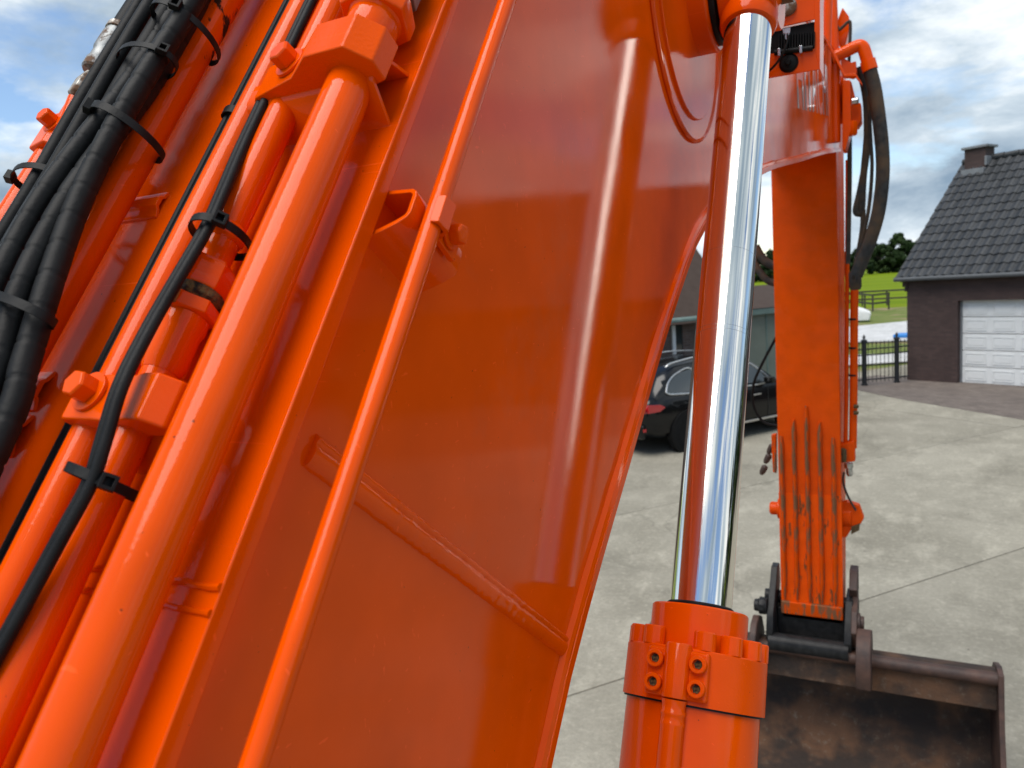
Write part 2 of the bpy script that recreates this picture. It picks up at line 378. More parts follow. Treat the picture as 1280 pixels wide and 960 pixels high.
# garage: corner nearest the fence, facade run and depth
P0 = V((.135, 23.88, 0)); HE = V((.871, -.491, 0)); HB = V((.491, .871, 0))
b = B()
pv = [P0+HE*-1.2+HB*.5, P0+HE*-1.6+HB*-1.5, V((.045, 20.45, 0)), V((2.192, 18.07, 0)), V((5.2, 14.9, 0)), V((9.0, 11.9, 0)), P0+HE*15+HB*0, P0+HE*15+HB*.5]
b.prism([p+zz*-.05 for p in pv], (0, 0, .058))
tag(b.build('brick_paving', M['pavers'], uvbox=(HE, HB)), kind='structure')
def ground_patch(name, px, mat, z):
    return tag(B().prism([on_ground(x, y)*1.0 + zz*(z-.03) for x, y in px], (0, 0, .03)).build(name, mat), kind='structure')
ground_patch('white_path', [(1000, 461), (1000, 448), (1180, 438), (1180, 449)], M['pale_paving'], .02)
ground_patch('pale_pavement', [(980, 431), (980, 417), (1190, 396), (1190, 424)], M['pale_paving'], .02)

# ------------------------------------------------------------------ the machine
EX = V((-.54, -.6, 0))
exc = empty('excavator', EX, 'orange excavator with tall gooseneck boom, chrome cylinder rod and rusty bucket', 'excavator')
XR, XL = -.335, -.745                        # outer edges of the boom's top and belly plates
TS, TN = V((0, .6, .8)), V((0, -.8, .6)); TP0 = V((0, .4, 3.4035))
# profile of the top plate: straight leg, gooseneck bend, straight nose
prof = [TP0 + TS*s for s in (-2.1, -1.5, -1.0, -.5, -.2, 0, .2, .4)]
th0, th1, Rb = math.atan2(.8, .6), R(8), .6; p = TP0 + TS*.55; cy, cz = p.y, p.z
for k in range(13):
    th = th0 + (th1-th0)*k/12
    prof.append(V((0, cy + Rb*(math.sin(th0)-math.sin(th)), cz + Rb*(math.cos(th)-math.cos(th0)))))
e = prof[-1]
for Y in (1.5, 2.0, 2.7, 3.4, 4.1, 4.8, 5.3): prof.append(V((0, Y, e.z + (Y-e.y)*math.tan(th1))))
arcl = [0.]
for a, c in zip(prof, prof[1:]): arcl.append(arcl[-1] + (c-a).length)
S0 = 2.1
def tp(X, s, off=0.):                         # a point on the top plate: across, along, above it
    q = s + S0
    i = 0
    while i < len(prof)-2 and arcl[i+1] < q: i += 1
    f = (q-arcl[i])/(arcl[i+1]-arcl[i]); a, c = prof[i], prof[i+1]
    def nn(k):
        t = (prof[min(k+1, len(prof)-1)]-prof[max(k-1, 0)]).normalized(); return V((0, -t.z, t.y))
    n_ = (nn(i)*(1-f) + nn(i+1)*f).normalized() if 0 <= f <= 1 else nn(i if f < 0 else i+1)
    p = a + (c-a)*f + n_*off; return V((X, p.y, p.z))
def tpath(X, s0, s1, off, step=.06):
    n = max(2, int((s1-s0)/step)); return [tp(X, s0+(s1-s0)*k/n, off) for k in range(n+1)]
belly = catmull([(0, -.62, 1.5), (0, .25, 2.42), (0, .677, 2.885), (0, .801, 3.003), (0, .992, 3.148), (0, 1.178, 3.288), (0, 1.349, 3.402),
                 (0, 1.484, 3.474), (0, 1.75, 3.556), (0, 2.307, 3.668), (0, 3.1, 3.782), (0, 4.2, 3.94), (0, 5.35, 4.09)], 5)
def resample(pts, n):
    a = [0.]
    for p, q in zip(pts, pts[1:]): a.append(a[-1]+(q-p).length)
    o = []; j = 0
    for k in range(n):
        d = a[-1]*k/(n-1)
        while j < len(pts)-2 and a[j+1] < d: j += 1
        o.append(pts[j].lerp(pts[j+1], (d-a[j])/(a[j+1]-a[j])))
    return o
def inward(pts, d):                           # shift a profile inwards (towards the boom's middle)
    o = []
    for i, p in enumerate(pts):
        t = (pts[min(i+1, len(pts)-1)]-pts[max(i-1, 0)]).normalized(); o.append(p + V((0, -t.z, t.y))*d)
    return o
XF = XR - .010                                # face of the side plate, set back from the plate edges
PT = .015
tin, bin_ = inward(prof, -PT*.6), inward(belly, PT*.6)
ta, ba = resample(tin, 60), resample(bin_, 60)
b = B(); vs = []; fs = []
for a, c in zip(ta, ba): vs += [V((XF, a.y, a.z)), V((XF, c.y, c.z)), V((XL+.01, c.y, c.z)), V((XL+.01, a.y, a.z))]
for i in range(59):
    for k in range(4): fs.append((i*4+k, i*4+(k+1) % 4, i*4+4+(k+1) % 4, i*4+4+k))
fs += [(0, 1, 2, 3), (59*4+3, 59*4+2, 59*4+1, 59*4)]
b.add(vs, fs); boom = b.build('boom', M['orange_gloss'], exc, sharp=50)
def plate(name, pts, d):
    pts = resample(pts, 90); inn = inward(pts, d); b = B(); vs = []; fs = []
    for a, c in zip(pts, inn): vs += [V((XR, a.y, a.z)), V((XR, c.y, c.z)), V((XL, c.y, c.z)), V((XL, a.y, a.z))]
    for i in range(len(pts)-1):
        for k in range(4): fs.append((i*4+k, i*4+(k+1) % 4, i*4+4+(k+1) % 4, i*4+4+k))
    n = len(pts)-1; fs += [(0, 1, 2, 3), (n*4+3, n*4+2, n*4+1, n*4)]
    b.add(vs, fs); return b.build(name, M['orange'], boom, bevel=.0015)
plate('top_plate', prof, -PT); plate('belly_plate', belly, PT)
def bead(pts, X, d, r):                       # weld run in the corner between side plate and edge plate
    q = resample(inward(pts, d), 150); b = B()
    b.tube([V((X, a.y + rnd.uniform(-.0008, .0008), a.z + rnd.uniform(-.0008, .0008))) for a in q], [r*rnd.uniform(.85, 1.15) for _ in q], 8)
    return b.build('weld_bead', M['orange'], boom)
bead(prof, XF, -PT-.001, .0045); bead(belly, XF, PT+.001, .0085)
def sp(s, w_, X):                             # a point beside the boom: along, down from the top edge, out
    q = TP0 + TS*s - TN*w_; return V((X, q.y, q.z))
# joint of two side plates: a ground backing strip with a weld run on its upper edge
a0, a1 = V((XF, .372, 3.303)), V((XF, .752, 2.985)); dd = (a1-a0).normalized(); pp = V((0, -dd.z, dd.y))
if pp.z < 0: pp = -pp
b = B(); sec = [(-.0125, 0), (-.011, .0028), (-.007, .0050), (-.001, .0060), (.0025, .0050), (.0045, .0034), (.006, .0040), (.0085, .0046), (.0105, .0030), (.0125, 0)]
n = 150; vs = []
for k in range(n+1):
    c = a0.lerp(a1, k/n); j = rnd.uniform(-.0006, .0006)
    for o_, h_ in sec: vs.append(c + pp*(o_+j) + V((1, 0, 0))*(h_ + (rnd.uniform(-.00035, .00035) if h_ else -.0012)))
ns = len(sec); b.add(vs, [(i*ns+k, i*ns+k+1, (i+1)*ns+k+1, (i+1)*ns+k) for i in range(n) for k in range(ns-1)] + [tuple(range(ns)), tuple(n*ns+k for k in range(ns))])
b.build('weld_seam', M['orange'], boom, sharp=60)
# doubler plates round the cylinder pin
PIN = V((0, 1.512, 3.905))
def disc(name, r0_, x0, x1, mat, c=PIN, seg=64, par=boom, bev=.002):
    return B().lathe((x0, c.y, c.z), (1, 0, 0), [(r0_, 0), (r0_, x1-x0)], seg).build(name, mat, par, bevel=bev)
pc = V((0, 1.452, 3.885))
disc('doubler_plate', .242, XF-.004, XF+.004, M['orange'], pc); disc('doubler_plate', .205, XF-.002, XF+.009, M['orange'], pc)
b = B(); b.tube([V((XF+.003, pc.y+.242*math.cos(a), pc.z+.242*math.sin(a))) for a in [2*math.pi*k/80 for k in range(81)]], .004, 6, False); b.build('weld_bead', M['orange'], boom)
disc('pin_boss', .098, XF, -.302, M['orange'], PIN, 48, boom, .006)
# faded maker's lettering near the nose
cu = bpy.data.curves.new('lettering', 'FONT'); cu.body = 'HITACHI'; cu.size = .36; cu.extrude = .0006; cu.space_character = 1.05
fo = bpy.data.objects.new('tmp', cu); col.objects.link(fo)
bpy.context.view_layer.update()
me = bpy.data.meshes.new_from_object(fo.evaluated_get(bpy.context.evaluated_depsgraph_get())); bpy.data.objects.remove(fo)
me.name = 'lettering'; me.materials.clear(); me.materials.append(M['letter'])
tl = bpy.data.objects.new('lettering', me); col.objects.link(tl); tl.parent = boom
lo = V((XF+.0012, 3.12, 3.98)); ca, sa = math.cos(th1), math.sin(th1)
tl.matrix_local = Matrix.Translation(lo-WL[boom]) @ Matrix(((0, 0, 1, 0), (ca, -sa, 0, 0), (sa, ca, 0, 0), (0, 0, 0, 1)))
WL[tl] = lo

# ---- hard pipes on the top plate
def pipe(name, X, r, off, s0, s1, mat=M['orange'], seg=28):
    return B().tube(tpath(X, s0, s1, off, .05), r, seg).build(name, mat, exc)
E1 = V((1, 0, 0))
big = pipe('hydraulic_pipe', -.3665, .0174, .029, -1.6, .245); tag(big, 'thickest orange pipe, nearest the boom edge')
p4a = pipe('hydraulic_pipe', -.438, .0122, .021, -1.6, -.022); p4b = pipe('hydraulic_pipe', -.438, .0122, .021, .006, .95)
p3 = pipe('hydraulic_pipe', -.4785, .0122, .021, -1.6, .95)
p2 = pipe('hydraulic_pipe', -.594, .0148, .026, -1.6, .95, M['orange_chip'])
p1 = pipe('hydraulic_pipe', -.703, .0125, .040, -1.6, .95)
def ring(par, name, X, s, off, prof_, mat, seg=28, bevel=0):
    return B().lathe(tp(X, s, off), TS, prof_, seg).build(name, mat, par, bevel=bevel)
# union on the second pipe: swaged ends, hex nut, dirty gap, flange nut
ring(p4b, 'swage', -.438, .006, .021, [(.0125, .03), (.0145, .034), (.0145, .040), (.0125, .044)], M['orange'])
ring(p4b, 'union_nut', -.438, -.008, .021, [(.0185, 0), (.0205, .003), (.0205, .020), (.018, .024)], M['orange'], 6, .0012)
ring(p4b, 'dirt_gap', -.438, -.017, .021, [(.0155, 0), (.0185, .003), (.0185, .009)], M['grime'], 20)
ring(p4a, 'union_nut', -.438, -.029, .021, [(.0165, 0), (.0212, .002), (.0212, .010), (.0205, .012)], M['orange'], 6, .0012)
ring(p4a, 'swage', -.438, -.072, .021, [(.0126, 0), (.0146, .006), (.0146, .030), (.0160, .034), (.0160, .043)], M['orange'])
b = B(); b.box(tp(-.433, -.0235, .0405), E1*.0045, TS*.0052, TN*.0012); b.build('sealant_smear', M['yellow'], p4a, bevel=.001)
# fitting at the head of the thick pipe
ring(big, 'pipe_collar', -.368, .212, .030, [(.0180, 0), (.0205, .004), (.0205, .024), (.0220, .026)], M['orange'])
ring(big, 'pipe_nut', -.368, .238, .030, [(.029, 0), (.0305, .003), (.0305, .018), (.027, .021)], M['orange'], 6, .0015)
ring(big, 'fitting', -.368, .259, .030, [(.022, 0), (.022, .012), (.026, .013), (.026, .05), (.020, .055)], M['zinc'], 6, .001)
big_hose = B().tube([tp(-.371, .30+.05*k, .033+.002*k) for k in range(14)], .021, 24).build('hose', M['rubber'], exc)
# twin small cables on the plate
for dx in (-.0037, .0037):
    B().tube(tpath(-.530+dx, -1.6, .95, .0038, .05), .0037, 10).build('electric_cable', M['cable'], exc)
B().ribbon([tp(-.530+.0088*math.cos(a), .203, .004+.006*math.sin(a)) for a in [2*math.pi*k/16 for k in range(16)]], TS*.004, .0012).build('cable_tie', M['tie'], exc)
# pair of braided cables winding between the pipes
K2 = [(-.457, .95, .030), (-.457, .5, .03), (-.457, .30, .030), (-.455, .2, .030), (-.447, .12, .034), (-.434, .065, .040), (-.428, .03, .043), (-.427, -.02, .047), (-.424, -.06, .051), (-.419, -.10, .054),
      (-.416, -.135, .050), (-.418, -.158, .045), (-.425, -.19, .042), (-.433, -.23, .039), (-.442, -.28, .036), (-.455, -.42, .032), (-.457, -1.2, .032)]
for k, (dx, do) in enumerate(((-.0031, .0), (.0031, .001))):
    pts = [tp(x+dx*(1 if s > -.14 or s < -1 else .9), s, o_+do) for x, s, o_ in K2]
    B().tube(catmull(pts, 7), .0036, 12).build('electric_cable', M['cable'], exc)
def tie(cx, off, rx, rn, s, head=None, wd=.0032, par=exc, tilt=0, head_a=1.2):
    lp = [tp(cx + rx*math.cos(a), s + tilt*math.cos(a), off + rn*math.sin(a)) for a in [2*math.pi*k/28 for k in range(28)]]
    o = B().ribbon(lp, TS*wd, .0012).build('cable_tie', M['tie'], par, bevel=.0003)
    a = head_a; c = tp(cx + (rx+.003)*math.cos(a), s + tilt*math.cos(a), off + (rn+.003)*math.sin(a))
    ta_ = (E1*-math.sin(a)*rx + TN*math.cos(a)*rn).normalized(); no = (E1*math.cos(a) + TN*math.sin(a)).normalized()
    b = B()
    for sg in (-1, 1):
        b.box(c+ta_*.0036*sg, ta_*.0011, TS*(wd+.0014), no*.0032); b.box(c+TS*(wd+.0004)*sg, ta_*.0030, TS*.0011, no*.0032)
    b.box(c-no*.0024+ta_*.001, ta_*.002, TS*wd, no*.0012)
    b.build('tie_head', M['tie'], o, bevel=.0004)
    return o
tie(-.430, .029, .0195, .0225, .034, head_a=.75)
tie(-.428, .029, .0225, .0235, -.153, head_a=.55, tilt=-.004)
# clamps
def hexbolt(par, c, ax, r, h, mat, name='bolt'):
    ax = V(ax).normalized()
    wsh = B().lathe(c, ax, [(r*1.42, 0), (r*1.42, r*.28)], 24).build('washer', mat, par, bevel=.0005)
    bl = B().lathe(V(c)+ax*r*.28, ax, [(r, 0), (r, h*.88), (r*.86, h)], 6).build(name, mat, par, bevel=.0006)
    return bl
def section(name, poly, s0, s1, mat, bev):
    b = B(); b.prism([tp(x, s0, o_) for x, o_ in poly], tp(0, s1, 0)-tp(0, s0, 0)); return b.build(name, mat, exc, bevel=bev)
cl = section('pipe_clamp', [(-.461, .010), (-.461, .033), (-.457, .037), (-.412, .046), (-.388, .0605), (-.352, .0605), (-.336, .044), (-.336, .026), (-.40, .012)], .170, .206, M['orange_rough'], .0016)
hexbolt(cl, tp(-.421, .190, .0445), TN + E1*-.15, .0098, .012, M['orange'])
cl = section('pipe_clamp', [(-.489, .012), (-.489, .036), (-.485, .041), (-.455, .041), (-.440, .0385), (-.420, .043), (-.408, .043), (-.398, .030), (-.398, .018)], -.116, -.083, M['orange'], .0022)
hexbolt(cl, tp(-.466, -.097, .041), TN, .0098, .012, M['orange'])
cl = section('pipe_clamp', [(-.716, .015), (-.716, .054), (-.690, .058), (-.676, .050), (-.676, .015)], .150, .186, M['orange'], .002)
hexbolt(cl, tp(-.692, .174, .056), TN, .0078, .011, M['orange'])
# bent strap feet that carry the clamps
def strap_foot(X0, X1, s0, h=.026, t=.004, k=1.):
    pr = [(s0-.018, 0), (s0-.016, .003), (s0, h), (s0+.006, h+.003), (s0+.030, h+.003), (s0+.036, h), (s0+.052, .003), (s0+.054, 0)]
    inn = [(s0+.050-.001, 0), (s0+.033, h-.003), (s0+.029, h-.001), (s0+.007, h-.001), (s0+.003, h-.003), (s0-.013, 0)]
    b = B(); b.prism([tp(X0, s0+(s-s0)*k, o_-.001) for s, o_ in pr+inn], E1*(X1-X0)); return b.build('strap_foot', M['orange'], exc, bevel=.0008)
strap_foot(-.470, -.343, .166, .031, .005, .80); strap_foot(-.500, -.395, -.118, .012)
strap_foot(-.66, -.590, -.084, .006, k=.5); strap_foot(-.66, -.588, -.122, .006, k=.5); strap_foot(-.640, -.566, .10, .005, k=.4)
for s_ in (-.198, -.212):
    q = [tp(XL+.01 + (XR-XL-.011)*k/60, s_ + rnd.uniform(-.0008, .0008), .0002) for k in range(61)]
    B().tube(q, [.0022*rnd.uniform(.8, 1.2) for _ in q], 8).build('weld_bead', M['orange'], boom)
# lubrication pipe on the boom's side with its hat bracket and clip
XP = -.300
b = B(); b.tube([sp(s, .031 + (.012*max(0, s-.2)), XP) for s in [-1.2+.05*k for k in range(38)]], .0076, 20); b.build('grease_pipe', M['orange'], exc)
b = B(); hh = XP-.0085-XF
pr = [(.058, 0), (.0592, hh*.12), (.0640, hh*.45), (.0695, hh*.76), (.0745, hh*.95), (.079, hh), (.094, hh), (.0985, hh*.96), (.101, hh*.86), (.103, 0)]
inn = [(.0992, 0), (.0974, hh*.82), (.0955, hh-.0040), (.0795, hh-.0038), (.0768, hh*.86), (.0730, hh*.70), (.0680, hh*.42), (.0632, hh*.08), (.0622, 0)]
b.prism([sp(s_, .016, XF-.001+h_) for s_, h_ in pr+inn], -TN*.072)
br = b.build('pipe_bracket', M['orange'], exc, bevel=.0008)
b = B(); b.prism([sp(.074, w_, XP+x) for w_, x in [(.0225, .003), (.024, .0105), (.036, .0125), (.042, .004), (.044, .0), (.070, -.001), (.070, -.006), (.041, -.005), (.0385, .001), (.036, .0075), (.0275, .008)]], TS*.024)
cp = b.build('pipe_clip', M['orange'], br, bevel=.0008)
hexbolt(br, sp(.087, .0545, XP+.0005), E1, .0080, .0095, M['orange_rough'])

# ---- hose bundle on the far side of the top plate
def bundle(pts, r, name='hose', mat=M['rubber'], wrap=False, seg=16):
    path = catmull([tp(x-.007, s, o_) for x, s, o_ in pts], 10)
    if not wrap: return B().tube(path, r, seg).build(name, mat, exc)
    n = int(sum((a-c).length for a, c in zip(path, path[1:]))/.0022); path = resample(path, n)
    rr = []; 
    for k in range(n):
        ph = k % 13
        rr.append(r*.90 if ph == 0 else r*(1.0+.004*math.sin(k*.9)))
    return B().tube(path, rr, seg).build(name, M['wrap'], exc, sharp=60)
bundle([(-.652, .9, .062), (-.652, .5, .062), (-.650, .30, .062), (-.646, .18, .062), (-.637, .08, .062), (-.640, 0, .060), (-.632, -.06, .06), (-.60, -.2, .055), (-.57, -.4, .05), (-.56, -1.2, .05)], .0068)
bundle([(-.632, .9, .064), (-.628, .5, .064), (-.624, .30, .066), (-.618, .20, .066), (-.610, .10, .066), (-.616, .02, .062), (-.606, -.05, .060), (-.580, -.16, .055), (-.56, -.3, .05), (-.55, -1.2, .05)], .0068)
bundle([(-.612, .9, .056), (-.610, .5, .056), (-.606, .30, .057), (-.602, .20, .058), (-.598, .12, .056), (-.598, .0, .048), (-.585, -.1, .045), (-.56, -.3, .045), (-.55, -1.2, .05)], .0092)
bundle([(-.606, .9, .052), (-.606, .5, .052), (-.600, .30, .054), (-.596, .20, .058), (-.593, .12, .066), (-.590, .05, .071), (-.577, -.03, .072), (-.556, -.10, .068), (-.542, -.2, .06), (-.53, -.4, .055), (-.52, -1.2, .05)], .0086, wrap=True)
bundle([(-.590, .9, .046), (-.586, .5, .046), (-.582, .30, .048), (-.578, .20, .050), (-.576, .12, .058), (-.570, .05, .064), (-.555, -.03, .066), (-.536, -.10, .060), (-.524, -.2, .055), (-.515, -.4, .05), (-.505, -1.2, .05)], .0088, wrap=True)
bundle([(-.566, .9, .062), (-.562, .5, .062), (-.560, .30, .063), (-.563, .20, .064), (-.564, .13, .063), (-.560, .06, .060), (-.543, -.01, .058), (-.524, -.08, .054), (-.512, -.14, .050), (-.50, -.35, .05), (-.49, -1.2, .05)], .0094, wrap=True)
tie(-.585, .046, .030, .032, .150, head_a=2.2, wd=.0038, tilt=-.010)
tie(-.586, .046, .030, .034, .275, head_a=.9, wd=.0035, tilt=-.008)
tie(-.556, .062, .036, .018, -.042, head_a=2.2, wd=.0035, tilt=-.008)
tie(-.655, .054, .030, .019, .100, head_a=2.6, wd=.0030)
tie(-.590, .060, .036, .018, .222, head_a=.5, wd=.0030, tilt=-.006)
# crimped hose end and rusty union standing out beyond the bundle
ft = B().lathe(tp(-.672, .232, .058), TS, [(.011, 0), (.0125, .002), (.0125, .012), (.0115, .014), (.0115, .024), (.0128, .027), (.0128, .048), (.012, .052)], 20).build('crimp_ferrule', M['zinc'], exc)
B().lathe(tp(-.672, .284, .058), TS, [(.0105, 0), (.0132, .001), (.0132, .007), (.0105, .009)], 20).build('collar', M['zinc_rusty'], ft)
B().lathe(tp(-.672, .198, .057), TS, [(.008, 0), (.0115, .003), (.0115, .020), (.009, .03)], 6).build('rusty_nut', M['zinc_rusty'], ft, bevel=.001)
B().tube([tp(-.672, .282+.05*k, .058) for k in range(13)], .0105, 16).build('hose', M['rubber'], exc)
B().tube([tp(-.676, .200-.025*k, .056-.004*k) for k in range(3)], .0085, 16).build('pipe_stub', M['orange'], exc)

# ------------------------------------------------------------------ boom cylinder
CX = -.240; A0 = V((CX, .96, 2.956)); AX = (V((0, 1.463-.96, 3.822-2.956))).normalized()
E2 = V((0, -AX.z, AX.y))                      # across the cylinder, towards the cab side and up
def ca_(u, a, r): return A0 + AX*u + (E2*math.cos(a) + E1*math.sin(a))*r
cyl = B().lathe(A0 - AX*1.5, AX, [(.083, 0), (.083, 1.5-.118)], 72).build('boom_cylinder', M['orange'], exc)
B().lathe(A0, AX, [(.0405, -.02), (.0405, 1.0)], 72).build('rod', M['chrome'], cyl)
B().lathe(A0, AX, [(.0435, -.01), (.0435, .004), (.041, .006)], 48).build('wiper_seal', M['tie'], cyl)
B().lathe(A0, AX, [(.062, -.08), (.062, -.002), (.0605, 0), (.044, .0005)], 64).build('gland', M['orange'], cyl)
B().lathe(A0, AX, [(.0885, -.118), (.0885, -.056), (.087, -.0545), (.060, -.054)], 72).build('flange', M['orange_rough'], cyl)
B().lathe(A0, AX, [(.0865, -.1205), (.0865, -.117)], 72).build('joint_gap', M['tie'], cyl)
for k in range(14):
    a = 2*math.pi*(k+.5)/14 + .12
    if abs((a+math.pi) % (2*math.pi) - math.pi) < .3: continue
    c = ca_(-.0545, a, .0755)
    B().lathe(c, AX, [(.0135, 0), (.0135, .0205), (.0124, .022), (.0070, .022), (.0066, .014)], 20).build('flange_bolt', M['orange'], cyl)
# oil port, its four socket screws and the feed pipe
pb = B()
pb.lathe(ca_(-.1135, 0, .094), AX, [(.0155, 0), (.0158, .002), (.0158, .060), (.0148, .0625)], 28)
port = pb.build('oil_port', M['orange'], cyl, bevel=.0008)
B().box(ca_(-.0855, 0, .0875), E1*.037, AX*.028, E2*.008).build('port_flange', M['orange'], port, bevel=.004)
for sx in (-1, 1):
    for su in (-.0992, -.0722):
        c = ca_(su, 0, .0955) + E1*.0258*sx
        B().lathe(c, E2, [(.0104, 0), (.0104, .0078), (.0095, .009), (.0060, .009), (.0056, .003), (.001, .003)], 22).build('socket_screw', M['orange_rough'], port)
        B().lathe(c+E2*.0032, E2, [(.0052, 0), (.0050, .001)], 6).build('hex_socket', M['grime'], port)
fp = B()
fp.lathe(ca_(-.115, 0, .094) , -AX, [(.0152, 0), (.0136, .006), (.0136, .012), (.0146, .0135), (.0146, .0165), (.0136, .018), (.0136, .024), (.0142, .0255), (.0142, .0275), (.0136, .029), (.0136, .9)], 28)
fp.build('feed_pipe', M['orange'], cyl)
for u_ in (.395, .402, .532):
    B().lathe(A0 + AX*u_, AX, [(.0403, 0), (.04062, .0002), (.04062, .0006), (.0403, .0008)], 64).build('scuff_ring', M['steel'], cyl)
# rod eye on its pin
EY = V((CX, PIN.y, PIN.z))
B().lathe(A0, AX, [(.0455, .998), (.049, 1.006), (.050, 1.03), (.056, 1.075)], 48).build('rod_neck', M['orange'], cyl)
B().lathe(EY-E1*.048, E1, [(.080, 0), (.082, .002), (.082, .094), (.080, .096)], 56).build('rod_eye', M['orange'], cyl)
B().lathe(V((-.302, EY.y, EY.z)), E1, [(.088, 0), (.088, .010)], 56).build('dust_seal', M['tie'], cyl, bevel=.002)
B().lathe(V((-.34, EY.y, EY.z)), E1, [(.04, 0), (.04, .17)], 32).build('pin', M['zinc_rusty'], cyl)

# ------------------------------------------------------------------ work lamp on a sheet bracket beside the boom
LY = 2.35
bk = B()
def lp(x, y, dY=0): return at(x, y, LY+dY)
bl_, br_ = at(955, 98.6, LY), at(1025, 86.5, LY); tl_, tr_ = at(955, 68, LY), at(1025, 60, LY)
bk.prism([bl_, br_, tr_, tl_], (0, .006, 0))
bk.prism([at(930, 44, LY), at(1019, 24, LY), at(1019, -40, LY), at(930, -40, LY)], (0, .006, 0))
bk.prism([at(1018, 62, LY-.001), br_+V((0, -.001, 0)), at(1025, -42, LY-.001), at(1018, -42, LY-.001)], (0, .11, 0))
lamp_b = bk.build('lamp_bracket', M['orange'], exc, bevel=.001)
c = at(984, 9, LY); B().lathe(c+V((0, .004, 0)), (0, -1, 0), [(.024, 0), (.026, .006), (.024, .016), (.012, .02)], 24).build('rusty_stud', M['zinc_rusty'], lamp_b)
c = at(986, 79, LY); B().lathe(c+V((0, .002, 0)), (0, -1, 0), [(.024, 0), (.026, .003), (.020, .010), (.008, .012), (.006, .020)], 24).build('rubber_grommet', M['rubber'], lamp_b)
lm = B(); c0_ = at(965, 60, LY+.03); c1_ = at(1020, 30, LY+.03)
lm.prism([at(962, 38, LY+.012), at(1021, 26, LY+.012), at(1022, 66, LY+.012), at(962, 76, LY+.012)], (0, .09, 0))
lamp = lm.build('work_lamp', M['tie'], exc, bevel=.004); tag(lamp, 'black ribbed work lamp in the orange bracket')
for k in range(14):
    x = 973+3.4*k
    f_ = B(); f_.prism([at(x, 42-.2*k, LY-.012), at(x+1.5, 42-.2*k, LY-.012), at(x+1.2, 62-.3*k, LY-.012), at(x-.3, 62-.3*k, LY-.012)], (0, .03, 0)); f_.build('cooling_fin', M['tie'], lamp)
B().tube([at(968, 66, LY-.006), at(1016, 60, LY-.006)], .0075, 12).build('lamp_hinge', M['tie'], lamp)
for x, y in ((974, 65.5), (1001, 62)):
    B().box(at(x, y, LY-.014), E1*.0035, (0, .004, 0), zz*.010).build('hinge_tab', M['steel'], lamp, bevel=.001)
B().prism([at(978, 36, LY-.008), at(988, 34, LY-.008), at(987, 46, LY-.008), at(984, 51, LY-.008), at(980, 46, LY-.008)], (0, .003, 0)).build('lamp_tag', M['steel'], lamp)
B().tube(catmull([at(986, 44, LY-.02), at(981, 62, LY-.03), at(973, 76, LY-.03), at(962, 88, LY-.02), at(945, 100, LY)], 6), .0035, 8).build('lamp_cable', M['rubber'], lamp)

# ------------------------------------------------------------------ pipes, blocks and hoses about the boom's nose
def ptube(name, pts, Y, r, mat, seg=14, n=7, par=exc):
    return B().tube(catmull([at(p[0], p[1], p[2] if len(p) > 2 else Y) for p in pts], n), r, seg).build(name, mat, par)
ptube('hydraulic_pipe', [(1032, 160), (1033, 95), (1034, 40), (1036, -30)], 4.6, .022, M['orange'])
ptube('hydraulic_pipe', [(1044, 178), (1043, 100), (1041, 40), (1038, -40)], 4.9, .030, M['orange'])
ptube('hydraulic_pipe', [(1040, 72), (1054, 66), (1066, 60), (1074, 57), (1079, 60), (1082, 68), (1086, 82)], 4.85, .033, M['orange'], 18)
ptube('hose_collar', [(1084.5, 76), (1088, 88)], 4.85, .040, M['orange'], 18)
ptube('hose', [(1086, 83), (1093, 110), (1099, 150), (1103, 190), (1103, 225), (1098, 265), (1088, 300), (1076, 330), (1070, 345)], 4.85, .036, M['hose_dusty'], 18)
ptube('hose', [(1074, 84), (1082, 120), (1084, 160), (1082, 200), (1075, 240), (1070, 262), (1073, 267), (1077, 262), (1079, 225), (1084, 170), (1086, 130)], 4.95, .019, M['hose_dusty'], 14)
ptube('hose', [(1086, 120), (1088, 170), (1090, 210), (1086, 260), (1078, 300), (1070, 330), (1066, 345)], 4.9, .010, M['hose_dusty'], 12)
ptube('hose', [(1079, 262), (1078, 285), (1074, 310), (1066, 350)], 4.95, .014, M['hose_dusty'], 12)
ptube('hose', [(1062, 170), (1062, 220), (1061, 280), (1060, 330)], 5.15, .014, M['hose_dusty'], 10)
ptube('hydraulic_pipe', [(1041, 20), (1048, 36), (1053, 34), (1061, 27), (1063, 33), (1062, 60), (1061, 85)], 4.9, .009, M['hose_dusty'], 10)
B().prism([at(x, y, 4.95) for x, y in [(1043, 45), (1048, 22), (1053, 9), (1061, 20), (1063, 30), (1058, 52), (1054, 62)]], (0, .12, 0)).build('pin_lug', M['orange'], exc, bevel=.006)
B().prism([at(x, y, 4.35) for x, y in [(1023, 32), (1030, 45), (1045, 68), (1056, 92), (1069, 91), (1077, 103), (1078, 106), (1069, 95), (1055, 96), (1042, 70), (1024, 38)]], (0, .05, 0)).build('hose_guide', M['orange'], exc, bevel=.002)
B().prism([at(x, y, 4.85) for x, y in [(1051, 70), (1064, 78), (1070, 76), (1071, 92), (1066, 95), (1052, 92)]], (0, .10, 0)).build('valve_block', M['orange'], exc, bevel=.005)
B().prism([at(x, y, 4.9) for x, y in [(1055, 104), (1064, 101), (1069, 122), (1064, 132), (1055, 130)]], (0, .10, 0)).build('valve_block', M['orange'], exc, bevel=.006)
B().prism([at(x, y, 4.9) for x, y in [(1062, 132), (1076, 128), (1077, 150), (1072, 158), (1063, 156)]], (0, .14, 0)).build('valve_block', M['orange_rough'], exc, bevel=.006)
B().lathe(at(1065, 127, 4.86), E1, [(.020, 0), (.020, .03), (.014, .035)], 16).build('hose_fitting', M['steel'], exc)
